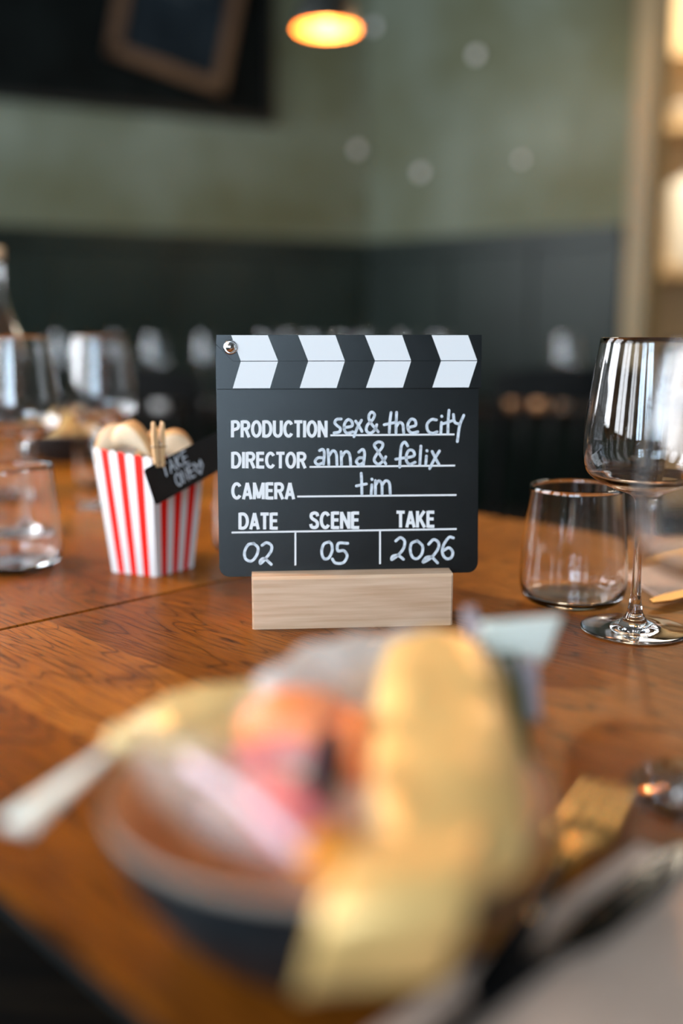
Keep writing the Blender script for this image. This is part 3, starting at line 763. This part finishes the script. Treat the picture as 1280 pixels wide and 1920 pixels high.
# small black sign on the box and the peg that holds it
rdir = rt - nt_; rang = math.atan2(rdir.y, rdir.x)
CD = 0.886
sc_ = PD(292, 948, CD)                                        # lower left corner
ang = math.radians(18)
t = thing('chalk_tag', sc_); t.rotation_euler = (PI / 2 - 0.12, -ang * 0, 0)
t.rotation_euler = (Matrix.Rotation(rang * 0.8, 3, 'Z') @ Matrix.Rotation(PI / 2 - 0.02, 3, 'X') @ Matrix.Rotation(ang, 3, 'Z')).to_euler()
tag(t, 'small black tag reading TAKE ONE, pegged to the popcorn box', 'tag')
CW_, CH_ = 0.092, 0.0355
obj('card', prism(bmesh.new(), rrect(0, 0, CW_, CH_, 0.003), -0.0008, 0), M_board, t)
def tw(bm, strokes, ox, oy, sx, sy, k0=0):
    for k, s in enumerate(strokes): ribbon(bm, [(ox + q[0] * sx, oy + q[1] * sy) for q in s], 0.0014, 0, 0.00025 + 0.00001 * k)
LT = {'T': [[(0, 1), (1, 1)], [(0.5, 1), (0.45, 0)]], 'A': [[(0, 0), (0.5, 1), (1, 0)], [(0.2, 0.4), (0.85, 0.4)]], 'K': [[(0.1, 1), (0.1, 0)], [(0.9, 1), (0.1, 0.45), (0.95, 0)]],
      'E': [[(0.1, 1), (0.1, 0)], [(0.1, 1), (0.9, 1)], [(0.1, 0.5), (0.8, 0.5)], [(0.1, 0), (0.9, 0)]], 'O': [[(0.5 + 0.5 * math.cos(a_ / 8 * PI), 0.5 + 0.5 * math.sin(a_ / 8 * PI)) for a_ in range(17)]],
      'N': [[(0, 0), (0, 1), (0.9, 0), (0.95, 1)]]}
for wrd, x0, y0 in (('TAKE', 0.0180, 0.0205), ('ONE', 0.0285, 0.0060)):
    bm = bmesh.new()
    for i, c in enumerate(wrd): tw(bm, LT[c], x0 + i * 0.0082, y0 + i * 0.0006, 0.0062, 0.0115)
    obj('written_word', bm, M_chalk, t)
bm = bmesh.new()
tw(bm, [[(0.5, 0.5), (0.1, 0.9), (0.0, 0.5), (0.5, 0), (1.0, 0.5), (0.9, 0.9), (0.5, 0.5)]], 0.0525, 0.0065, 0.0095, 0.0130)
obj('drawn_heart', bm, M_chalk, t)
pc = PD(297, 833, 0.893)
t = thing('clothespin', pc, 0.45); tag(t, 'small wooden clothespin clipping the black tag to the popcorn box', 'clothespin')
for s in (-1, 1):
    bm = bmesh.new()
    pts = [(s * 0.0006, -0.0205), (s * 0.0042, -0.0205), (s * 0.0052, -0.004), (s * 0.0056, 0.006), (s * 0.0052, 0.0195), (s * 0.0034, 0.0205), (s * 0.0008, 0.004)]
    M_ = Matrix.Rotation(PI / 2, 4, 'X')
    prism(bm, pts, -0.0036, 0.0036, M=M_)
    bmesh.ops.bevel(bm, geom=list(bm.edges), offset=0.0003, segments=1, affect='EDGES')
    obj('jaw', bm, M_pin, t)
bm = bmesh.new()
tube(bm, [(-0.006, -0.0039, -0.002), (-0.006, 0.0039, -0.002)], 0.0005, 6); tube(bm, [(0.006, -0.0039, -0.002), (0.006, 0.0039, -0.002)], 0.0005, 6)
tube(bm, [(0.0016 * math.cos(k * 0.8), -0.0042 + 0.0084 * k / 40, 0.0005 + 0.0016 * math.sin(k * 0.8)) for k in range(41)], 0.0004, 6)
tube(bm, [(-0.006, -0.0042, -0.002), (0.006, -0.0042, -0.002)], 0.0004, 6)
obj('spring', bm, M_chrome, t)

# ---------------------------------------------------------------- bowls of sweets
BR, BH = 0.0885, 0.060
def bowl_parts(t):
    out = [(0, 0.0), (0.052, 0.0), (0.055, 0.003), (0.066, 0.014), (0.079, 0.032), (0.0865, 0.052), (0.0880, BH - 0.003)]
    rim = [(0.0880, BH - 0.003), (0.0882, BH - 0.001), (0.0874, BH), (0.0862, BH - 0.0006), (0.0856, BH - 0.003)]
    inn = [(0.0856, BH - 0.003), (0.0836, 0.052), (0.0750, 0.033), (0.062, 0.016), (0.050, 0.0085), (0, 0.0065)]
    obj('outer_wall', lathe([out[0]] + sm2(out[1:], 4), 80), M_bowl_out, t, True)
    obj('rim', lathe(sm2(rim, 4), 80), M_bowl_rim, t, True); obj('inner_wall', lathe(sm2(inn, 4)[:-1] + [(0, 0.0065)], 80), M_bowl_in, t, True)
bc = Vector((-0.006, 0.372, T))
bw = thing('bowl', (bc.x, bc.y, T + 0.0002)); bowl_parts(bw); tag(bw, 'black bowl with tan inside, heaped with wrapped sweets, nearest the camera', 'bowl', 'black stoneware bowls')

def sheet(rows, nv=24, crumple=0.0012, seed=0, thick=0.0, keep=False):
    """closed pillow: rows = list of (centre, half-width vector, half-thickness vector); a wrapped, crumpled body"""
    bm = bmesh.new(); R_ = []
    n = len(rows)
    for i, (c, wv, tv) in enumerate(rows):
        ring = []
        for k in range(nv):
            a_ = 2 * PI * k / nv
            ca, sa = math.cos(a_), math.sin(a_)
            ca = math.copysign(abs(ca) ** 0.75, ca)
            p = Vector(c) + Vector(wv) * ca + Vector(tv) * sa
            nn = noise.noise_vector(p * 55 + Vector((seed, 0, seed * 2))) + 0.6 * noise.noise_vector(p * 140 + Vector((seed * 3, 5, 0)))
            ring.append(bm.verts.new(p + nn * crumple * 2.2))
        R_.append(ring)
    for i in range(n - 1):
        for k in range(nv): bm.faces.new((R_[i][k], R_[i][(k + 1) % nv], R_[i + 1][(k + 1) % nv], R_[i + 1][k]))
    bm.faces.new(R_[0]); bm.faces.new(R_[-1][::-1])
    return bm
def body_rows(a, b_, wv, tv, n=16, pinch=0.18, pw=0.45):
    a, b_, wv, tv = Vector(a), Vector(b_), Vector(wv), Vector(tv); out = []
    for i in range(n + 1):
        u = i / n; k = pinch + (1 - pinch) * (math.sin(PI * u) ** pw if 0 < u < 1 else 0)
        out.append((a.lerp(b_, u), wv * k, tv * k))
    return out
def fan(a, b_, w0, w1, side, nrm, n=10, m=12, folds=3, amp=0.0035, th=0.00035, bend=0.0):
    """the spread end of a twisted wrapper: pleated sheet with thickness"""
    a, b_, side, nrm = Vector(a), Vector(b_), Vector(side).normalized(), Vector(nrm).normalized()
    bm = bmesh.new(); G_ = []
    for s in (0, 1):
        g = []
        for i in range(n + 1):
            u = i / n; row = []
            for j in range(m + 1):
                v = j / m * 2 - 1; wd = w0 + (w1 - w0) * u ** 0.8
                p = a.lerp(b_, u) + side * wd * v + nrm * (amp * u * math.cos(v * folds * PI) + bend * u * u + (w0 * 0.5 * (1 - u)) * math.sin(v * 9) + s * th)
                row.append(bm.verts.new(p))
            g.append(row)
        G_.append(g)
        for i in range(n):
            for j in range(m): bm.faces.new((g[i][j], g[i + 1][j], g[i + 1][j + 1], g[i][j + 1]))
    per = [(i, 0) for i in range(n)] + [(n, j) for j in range(m)] + [(n - i, m) for i in range(n)] + [(0, m - j) for j in range(m)]
    for q in range(len(per)):
        i0, j0 = per[q]; i1, j1 = per[(q + 1) % len(per)]
        bm.faces.new((G_[0][i0][j0], G_[0][i1][j1], G_[1][i1][j1], G_[1][i0][j0]))
    return bm
def rel(v): return Vector(v) - bc            # photo-world point to bowl-local
SG = 'wrapped sweets in the near bowl'
base = (bc.x, bc.y, T)
def sweet(name, label): 
    t = thing(name, base); tag(t, label, 'sweet', SG); return t
# gold packet, largest
t = sweet('wrapped_sweet', 'largest gold wrapped sweet, with a pale mint twisted end, at the right of the bowl')
a0, a1 = rel(P(850, 1650, 0.062)), rel(P(820, 1215, 0.090))
d = (a1 - a0).normalized(); sd = Vector((0.97, 0.1, 0)).normalized(); nm = sd.cross(d).normalized()
rows = body_rows(a0, a1, sd * 0.030, nm * 0.015, 22, 0.55, 0.3)
obj('foil_wrapper', sheet(rows, 32, 0.0012, 3), M_goldfoil, t, True)
e0 = rel(PD(890, 1205, 0.46)); e1 = rel(PD(1040, 1195, 0.475))
obj('twist_end', fan(e0, e1, 0.010, 0.0125, Vector((0.35, 0.1, 1)), Vector((-0.2, -1, 0.6)), amp=0.002), M_mintfoil, t, True)['label'] = 'pale mint white twisted end'
obj('fold', fan(e0, rel(PD(880, 1138, 0.47)), 0.0045, 0.003, Vector((1, 0, 0.1)), Vector((0, -1, 0.3)), amp=0.002), M_lilac, t, True)['label'] = 'lilac grey fold of film'
obj('fold', fan(rel(PD(950, 1225, 0.455)), rel(PD(975, 1420, 0.42)), 0.005, 0.006, Vector((1, 0, 0)), Vector((0, -1, 0.4)), amp=0.002), M_green, t, True)['label'] = 'dark green fold of film'
obj('fold', fan(rel(PD(970, 1235, 0.452)), rel(PD(1000, 1350, 0.44)), 0.009, 0.004, Vector((1, 0, 0)), Vector((0, -1, 0.4)), amp=0.002), M_lilac, t, True)['label'] = 'greyish lilac fold of film'
# gold packet hanging over the rim
t = sweet('wrapped_sweet', 'gold foil sweet hanging over the front rim of the bowl')
q0, q1, q2 = rel(P(782, 1560, 0.072)), rel(P(745, 1690, 0.069)), rel(P(696, 1845, 0.040))
rows = []
pts = smoothpath([q0, q1, q2], 8)
for i, c in enumerate(pts):
    u = i / (len(pts) - 1); k = 0.95
    dd = (pts[min(i + 1, len(pts) - 1)] - pts[max(i - 1, 0)]).normalized(); s2 = Vector((1, 0.10, 0.06)).normalized(); n2 = s2.cross(dd).normalized()
    rows.append((c, s2 * 0.0240 * k, n2 * (0.0040 * math.sin(PI * (0.08 + 0.84 * u)) + 0.0006)))
obj('foil_wrapper', sheet(rows, 28, 0.0007, 11), M_goldfoil, t, True)
# clear sweet on the left with the long twist end
t = sweet('wrapped_sweet', 'clear wrapped sweet, pink and white stick inside, twist pointing to the left edge')
a0, a1 = rel(P(238, 1392, 0.072)), rel(P(630, 1590, 0.066))
d = (a1 - a0).normalized(); sd = d.cross(Vector((0, 0, 1))).normalized() * -1
rows = body_rows(a0 + d * 0.002, a1, sd * 0.017 + Vector((0, 0, 0.004)), Vector((0, 0, 0.012)), 18, 0.16, 0.5)
obj('film_wrapper', sheet(rows, 26, 0.0018, 5), M_clear, t, True)
obj('twist_end', fan(a0 + Vector((-0.003, 0, 0)), rel(P(22, 1548, 0.062)), 0.0045, 0.0175, Vector((0.55, -0.75, 0.35)), Vector((0.1, -0.4, 1)), amp=0.003), M_mintfoil, t, True)['label'] = 'long pale mint twisted end'
obj('twist_knot', sheet(body_rows(a0 + Vector((-0.007, -0.001, 0)), a0 + Vector((0.008, 0, 0.001)), Vector((0, 0.007, 0)), Vector((0, 0, 0.008)), 6, 0.5), 14, 0.0008, 2), M_yellowfoil, t, True)['label'] = 'pale gold pinched knot'
st0, st1 = rel(P(345, 1425, 0.082)), rel(P(570, 1605, 0.076))
obj('candy_stick', tube(bmesh.new(), [st0.lerp(st1, k / 8) + Vector((0, 0, 0.003 * math.sin(k / 8 * PI))) for k in range(9)], [0.0015, 0.0028, 0.0024, 0.0022, 0.0022, 0.0022, 0.0024, 0.0028, 0.0015], 16), M_palepink, t, True)['label'] = 'pale pink and white stick'
st0, st1 = rel(P(470, 1470, 0.072)), rel(P(620, 1590, 0.068))
obj('red_candy', tube(bmesh.new(), [st0.lerp(st1, k / 8) for k in range(9)], [0.004, 0.009, 0.011, 0.012, 0.012, 0.012, 0.011, 0.009, 0.004], 16), M_pink, t, True)['label'] = 'red candy behind the stick'
# clear sweet with the orange piece
t = sweet('wrapped_sweet', 'clear wrapped sweet with an orange and pink piece, in the middle of the bowl')
a0, a1 = rel(P(455, 1300, 0.080)), rel(P(715, 1400, 0.085))
rows = body_rows(a0 + Vector((0, 0, -0.008)), a1 + Vector((0, -0.01, -0.01)), Vector((0.004, 0.040, 0.004)), Vector((0, -0.006, 0.024)), 18, 0.3, 0.45)
obj('film_wrapper', sheet(rows, 28, 0.0026, 8), M_clear, t, True)
def ell(c, r, rot=(0, 0, 0), n=24):
    bm = bmesh.new(); bmesh.ops.create_uvsphere(bm, u_segments=n, v_segments=n // 2, radius=1)
    from mathutils import Euler
    m = Matrix.Translation(c) @ Euler(rot).to_matrix().to_4x4() @ Matrix.Diagonal((r[0], r[1], r[2], 1))
    bmesh.ops.transform(bm, matrix=m, verts=bm.verts); return bm
obj('orange_candy', ell(rel(P(560, 1368, 0.076)), (0.0250, 0.016, 0.0170)), M_orange, t, True)['label'] = 'orange domed piece'
obj('pink_layer', ell(rel(P(540, 1422, 0.074)), (0.0225, 0.008, 0.007)), M_pink, t, True)['label'] = 'pink layer'
obj('green_layer', ell(rel(P(550, 1464, 0.073)), (0.0200, 0.007, 0.005)), M_palegreen, t, True)['label'] = 'pale green layer'
obj('orange_side', ell(rel(P(672, 1400, 0.074)), (0.009, 0.020, 0.014)), M_orange, t, True)['label'] = 'orange side piece'
obj('dark_stripe', ell(rel(P(612, 1432, 0.091)), (0.0070, 0.019, 0.007), (0.35, 0, -0.15)), M_maroon, t, True)['label'] = 'dark maroon stripe'
# amber hard sweet low at the front, pale gold film at the back
t = sweet('wrapped_sweet', 'small amber sweet in clear film, between the pink stick and the hanging gold foil')
obj('candy', ell(rel(P(610, 1590, 0.066)), (0.012, 0.013, 0.009)), M_amber, t, True)
obj('film_wrapper', sheet(body_rows(rel(P(600, 1650, 0.058)), rel(P(690, 1530, 0.070)), Vector((0.014, 0.004, 0)), Vector((0, -0.003, 0.012)), 10, 0.3), 18, 0.0018, 9), M_clear, t, True)
t = sweet('wrapped_sweet', 'pale gold film wrapped sweet lying at the back left of the bowl')
rows = body_rows(rel(P(240, 1375, 0.058)), rel(P(560, 1345, 0.060)), Vector((0.0, 0.024, 0.004)), Vector((0, 0, 0.012)), 14, 0.3)
obj('film_wrapper', sheet(rows, 24, 0.0018, 15), M_yellowfoil, t, True)
t = sweet('wrapped_sweet', 'silvery clear wrapped sweet under the gold one, at the back of the bowl')
rows = body_rows(rel(P(490, 1290, 0.084)), rel(P(870, 1225, 0.080)), Vector((0.0, 0.016, 0.006)), Vector((0, -0.004, 0.013)), 14, 0.35)
obj('film_wrapper', sheet(rows, 24, 0.0024, 21), M_milky, t, True)
t = sweet('wrapped_sweet', 'brownish pink sweet in clear film lying lowest in the bowl, under the striped stick')
obj('candy', ell(rel(P(470, 1560, 0.036)), (0.040, 0.013, 0.012), (0, 0, -0.7)), mat('dusty_pink_candy', (0.42, 0.22, 0.18), 0.4), t, True)
obj('film_wrapper', sheet(body_rows(rel(P(330, 1450, 0.045)), rel(P(600, 1640, 0.038)), Vector((0.010, 0.014, 0)), Vector((0, 0, 0.014)), 12, 0.25), 20, 0.0015, 31), M_clear, t, True)

# far bowl with rolls of sweets on the back table
o = copy_tree(bw); pf = P(120, 868, 0); o.location = (-0.50, 1.83, T + 0.0002); tag(o, 'black bowl of tan sweets far left on the back table', 'bowl', 'black stoneware bowls')
fb0 = None
for i, (dx, dy, dz) in enumerate(((-0.04, 0, 0.052), (0.0, -0.03, 0.055), (0.035, 0.01, 0.053), (-0.01, 0.035, 0.054), (0.0, 0.0, 0.077))):
    if fb0 is None:
        o = fb0 = obj('wrapped_sweet', sheet(body_rows((-0.035, 0, 0), (0.035, 0, 0), (0, 0.020, 0), (0, 0, 0.015), 10, 0.25), 16, 0.0012, 4), M_yellowfoil, smooth=True)
    else: o = fb0.copy(); C.objects.link(o)
    o.location = (-0.50 + dx, 1.83 + dy, T + dz); o.rotation_euler = (0.1 * i, 0.1, 1.1 * i)
    tag(o, 'pale gold wrapped sweet in the far bowl, ' + ('at its left side', 'at its front', 'at its right side', 'at its back', 'on top of the heap')[i], 'sweet', 'sweets in the far bowl')

# ---------------------------------------------------------------- napkins and cutlery
def napkin(corners, label, h=0.005, layers=3):
    c = sum((Vector(q) for q in corners), Vector((0, 0))) / 4
    t = thing('napkin', (c.x, c.y, T + 0.0002)); tag(t, label, 'napkin', 'folded taupe napkins')
    bm = bmesh.new(); n = 14
    for L_ in range(layers):
        z0 = L_ * h / layers; z1 = z0 + h / layers * 0.9; sh = 0.0015 * L_
        g = []
        for s, z in ((0, z0), (1, z1)):
            gg = []
            for i in range(n + 1):
                row = []
                for j in range(n + 1):
                    u, v = i / n, j / n
                    q = Vector(corners[0]).lerp(Vector(corners[1]), u).lerp(Vector(corners[3]).lerp(Vector(corners[2]), u), v) - c
                    q = q * (1 - sh * 6)
                    wob = 0.0006 * noise.noise(Vector((q.x * 40, q.y * 40, 3))) if (L_ == layers - 1 and s) else 0
                    row.append(bm.verts.new((q.x, q.y, z + wob)))
                gg.append(row)
            for i in range(n):
                for j in range(n): bm.faces.new((gg[i][j], gg[i + 1][j], gg[i + 1][j + 1], gg[i][j + 1]))
            g.append(gg)
        per = [(i, 0) for i in range(n)] + [(n, j) for j in range(n)] + [(n - i, n) for i in range(n)] + [(0, n - j) for j in range(n)]
        for q in range(len(per)):
            a_, b_ = per[q], per[(q + 1) % len(per)]
            bm.faces.new((g[0][a_[0]][a_[1]], g[0][b_[0]][b_[1]], g[1][b_[0]][b_[1]], g[1][a_[0]][a_[1]]))
    obj('cloth', bm, M_linen, t)
    return t
c4 = [UV(0.18, 0.203), UV(0.395, 0.203), UV(0.395, 0.03), UV(0.18, 0.03)]
napkin([(q.x, q.y) for q in c4], 'folded taupe napkin nearest the camera, bottom right corner')
napkin([(0.275, 0.945), (0.283, 0.850), (0.425, 0.930), (0.385, 1.045)], 'folded taupe napkin on the right, behind the wine glass', 0.004)
def knife(p0, p1, z, label, mh=None, mb=None):
    p0, p1 = Vector(p0), Vector(p1); L_ = (p1 - p0).length; d = p1 - p0
    t = thing('knife', (p0.x, p0.y, T + z), math.atan2(d.y, d.x)); tag(t, label, 'knife', 'gold knives')
    hl = L_ * 0.52
    obj('handle', sheet([((hl * u, 0, 0.0028), (0, 0.0045 + 0.0015 * (1 - u), 0), (0, 0, 0.0024)) for u in [0, 0.03, 0.1, 0.3, 0.6, 0.9, 1.0]], 16, 0.0), mh or M_gold, t, True)
    pts = [(hl, -0.0055), (hl + 0.01, -0.0085)] + [(hl + (L_ - hl) * u, -0.0095 * math.sqrt(max(0, 1 - ((u - 0.35) / 0.65) ** 2)) if u > 0.35 else -0.0095) for u in (0.2, 0.35, 0.5, 0.65, 0.8, 0.92)] + [(L_, 0.004), (L_ - 0.02, 0.008), (hl + 0.03, 0.0075), (hl, 0.0055)]
    bm = prism(bmesh.new(), pts, 0.0018, 0.0032); bmesh.ops.bevel(bm, geom=list(bm.edges), offset=0.0003, segments=1, affect='EDGES')
    obj('blade', bm, mb or M_gold, t)
def fork(tip, back_, z, label, mh=None):
    """tip and back: floor points; the tines are four parts"""
    tip, back_ = Vector(tip), Vector(back_); d = tip - back_; L_ = d.length
    t = thing('fork', (back_.x, back_.y, T + z), math.atan2(d.y, d.x)); tag(t, label, 'fork', 'gold forks')
    tl_ = 0.060
    def zc(u): return 0.004 + 0.0015 * max(0, (u - 0.62) / 0.38) * (1 - max(0, (u - 0.62) / 0.38)) * 1.6 + 0.002
    xs = [0, 0.02, 0.08, 0.3, 0.55, 0.62, 0.66, 0.70, 0.74]
    ws = [0.004, 0.0075, 0.0080, 0.0055, 0.0038, 0.0040, 0.0075, 0.0125, 0.0142]
    xe = L_ - tl_
    rows = [((xe * (x / 0.74), 0, zc(x)), (0, w_, 0), (0, 0, 0.0014)) for x, w_ in zip(xs, ws)]
    obj('handle', sheet(rows[:5], 16, 0.0), mh or M_gold, t, True)
    obj('neck', sheet(rows[4:], 16, 0.0), M_gold, t, True)
    for k in range(4):
        y = (-1.5 + k) * 0.0076
        rows = [((xe - 0.004 + (tl_ + 0.004) * u, y, zc(0.74 + 0.26 * u)), (0, 0.0030 * (1 - 0.45 * u), 0), (0, 0, 0.0012 * (1 - 0.4 * u))) for u in [0, 0.2, 0.4, 0.6, 0.8, 0.95, 1.0]]
        obj('tine', sheet(rows, 12, 0.0), M_gold, t, True)
kq0, kq1 = UV(0.185, 0.182), UV(0.40, 0.180)
knife((kq0.x, kq0.y), (kq1.x, kq1.y), 0.0053, 'black-handled knife, blade blackened for its dark reflection, lying on the napkin nearest the camera', M_blackmetal, M_blackmetal)  # dark room's reflection put into the blade's black colour
fork((0.138, 0.480), (0.049, 0.311), 0.0005, 'gold fork nearest the camera, tines glowing, right of the bowl', M_blackmetal)
knife((0.395, 0.915), (0.263, 0.825), 0.0046, 'gold knife on the right, beside the foot of the sharp wine glass')
fork((0.324, 0.945), (0.44, 1.0), 0.0046, 'gold fork on the right, lying on the far napkin')

# ---------------------------------------------------------------- chairs and far table
def chair():
    t = thing('chair')
    obj('seat', B((0, 0, 0.445), (0.40, 0.40, 0.035), bev=0.012), M_chair, t)
    for sx in (-1, 1):
        obj('leg', tube(bmesh.new(), [(sx * 0.17, -0.17, 0.43), (sx * 0.19, -0.19, 0.0)], [0.018, 0.012], 12), M_chair, t, True)
        obj('leg', tube(bmesh.new(), smoothpath([(sx * 0.19, 0.21, 0.0), (sx * 0.175, 0.175, 0.44), (sx * 0.165, 0.20, 0.70), (sx * 0.16, 0.235, 0.86)], 4), 0.015, 12), M_chair, t, True)
    bm = bmesh.new()
    n = 12; R_ = 0.42
    vs = []
    for i in range(n + 1):
        x = -0.18 + 0.36 * i / n; y = 0.222 + 0.035 * (1 - (x / 0.18) ** 2)
        dz = 0.02 * abs(x / 0.18) ** 3
        vs.append([bm.verts.new((x, y, 0.815)), bm.verts.new((x, y + 0.012, 0.900 - dz)), bm.verts.new((x, y + 0.032, 0.900 - dz)), bm.verts.new((x, y + 0.020, 0.815))])
    for i in range(n):
        for k in range(4): bm.faces.new((vs[i][k], vs[i + 1][k], vs[i + 1][(k + 1) % 4], vs[i][(k + 1) % 4]))
    bm.faces.new(vs[0]); bm.faces.new(vs[-1])
    obj('top_rail', bm, M_chair, t)
    for k in range(4):
        x = -0.105 + 0.07 * k
        obj('spindle', tube(bmesh.new(), [(x, 0.16, 0.455), (x, 0.21, 0.65), (x, 0.262 - 0.6 * x * x, 0.83)], 0.007, 8), M_chair, t, True)
    bm = bmesh.new()
    for (a_, b_) in (((-0.18, -0.18, 0.22), (0.18, -0.18, 0.22)), ((-0.18, -0.18, 0.26), (-0.18, 0.19, 0.26)), ((0.18, -0.18, 0.26), (0.18, 0.19, 0.26))): tube(bm, [a_, b_], 0.009, 8)
    obj('stretcher', bm, M_chair, t, True)
    return t
c0 = chair()
chairs = [(0.60, 2.75, 3.0, 'black chair behind the clapperboard, to the right, before the far table'),
          (-0.47, 2.75, 2.9, 'black chair on the left before the far table, behind the popcorn box'),
          (-1.05, 2.62, 3.3, 'black chair at the far left before the far table'),
          (0.05, 2.70, 3.14, 'black chair hidden behind the middle of the clapperboard'),
          (1.15, 2.40, 2.4, 'black chair at the far right, behind the wine glasses'),
          (0.98, 1.50, -2.36, 'black chair tucked by the front table, right side of the picture')]
for i, (x, y, a_, lab) in enumerate(chairs):
    o = c0 if i == 0 else copy_tree(c0)
    o.location = (x, y, 0.0); o.rotation_euler = (0, 0, a_); tag(o, lab, 'chair', 'black wooden chairs')
M_dark_table = noisy(mat('dark_table', rough=0.5, spec=0.1), (0.004, 0.003, 0.003), (0.010, 0.007, 0.005), 6, stretch=(1, 8, 1))
t = thing('far_table', (-0.05, 3.30, 0)); tag(t, 'dark table along the wall at the back, laid with glasses', 'table')
obj('tabletop', B((0, 0, T - 0.018), (3.0, 0.62, 0.036), bev=0.002), M_dark_table, t)
for sx in (-1, 1):
    for sy in (-1, 1): obj('leg', B((sx * 1.4, sy * 0.25, (T - 0.036) / 2), (0.05, 0.05, T - 0.036)), M_black, t)
FG = 'wine glasses on the far table'
for k, (px, dd) in enumerate(((115, 3.25), (222, 3.3), (290, 3.2), (385, 3.25), (500, 3.2), (545, 3.35), (590, 3.25), (645, 3.3), (690, 3.22), (760, 3.35), (825, 3.25), (1060, 3.2))):
    o = copy_tree(wg); q = PD(px, 640, dd)
    o.location = (q.x, dd, T + 0.0002)
    nth = ('leftmost', 'second from the left', 'third from the left', 'fourth from the left', 'fifth from the left', 'sixth from the left', 'sixth from the right', 'fifth from the right', 'fourth from the right', 'third from the right', 'second from the right', 'rightmost')[k]
    tag(o, 'blurred empty wine glass on the dark far table, %s of the row' % nth, 'wine glass', FG)
M_copper = mat('copper_votive', (0.75, 0.38, 0.18), 0.3, 0.7)
v0 = None
for px, dd, lab in ((958, 3.12, 'small copper tealight holder on the far table, left of three'), (1052, 3.30, 'small copper tealight holder on the far table, right of three'), (1012, 3.06, 'small copper tealight holder on the far table, nearest of three')):
    if v0 is None:
        o = v0 = obj('tealight_holder', lathe([(0, 0), (0.024, 0), (0.027, 0.01), (0.030, 0.05), (0.028, 0.05), (0.025, 0.012), (0, 0.010)], 24), M_copper, smooth=True)
    else: o = v0.copy(); C.objects.link(o)
    q = PD(px, 750, dd); o.location = (q.x, dd, T + 0.0002); tag(o, lab, 'tealight holder', 'copper tealight holders')
q = PD(303, 722, 3.05)
o = obj('cup', lathe([(0, 0), (0.022, 0), (0.028, 0.006), (0.036, 0.065), (0.033, 0.065), (0.026, 0.010), (0, 0.008)], 24), mat('white_porcelain', (0.85, 0.85, 0.85), 0.2), smooth=True, loc=(q.x, 3.05, T + 0.0002))
tag(o, 'small white cup on the far table, left of the clapperboard', 'cup')
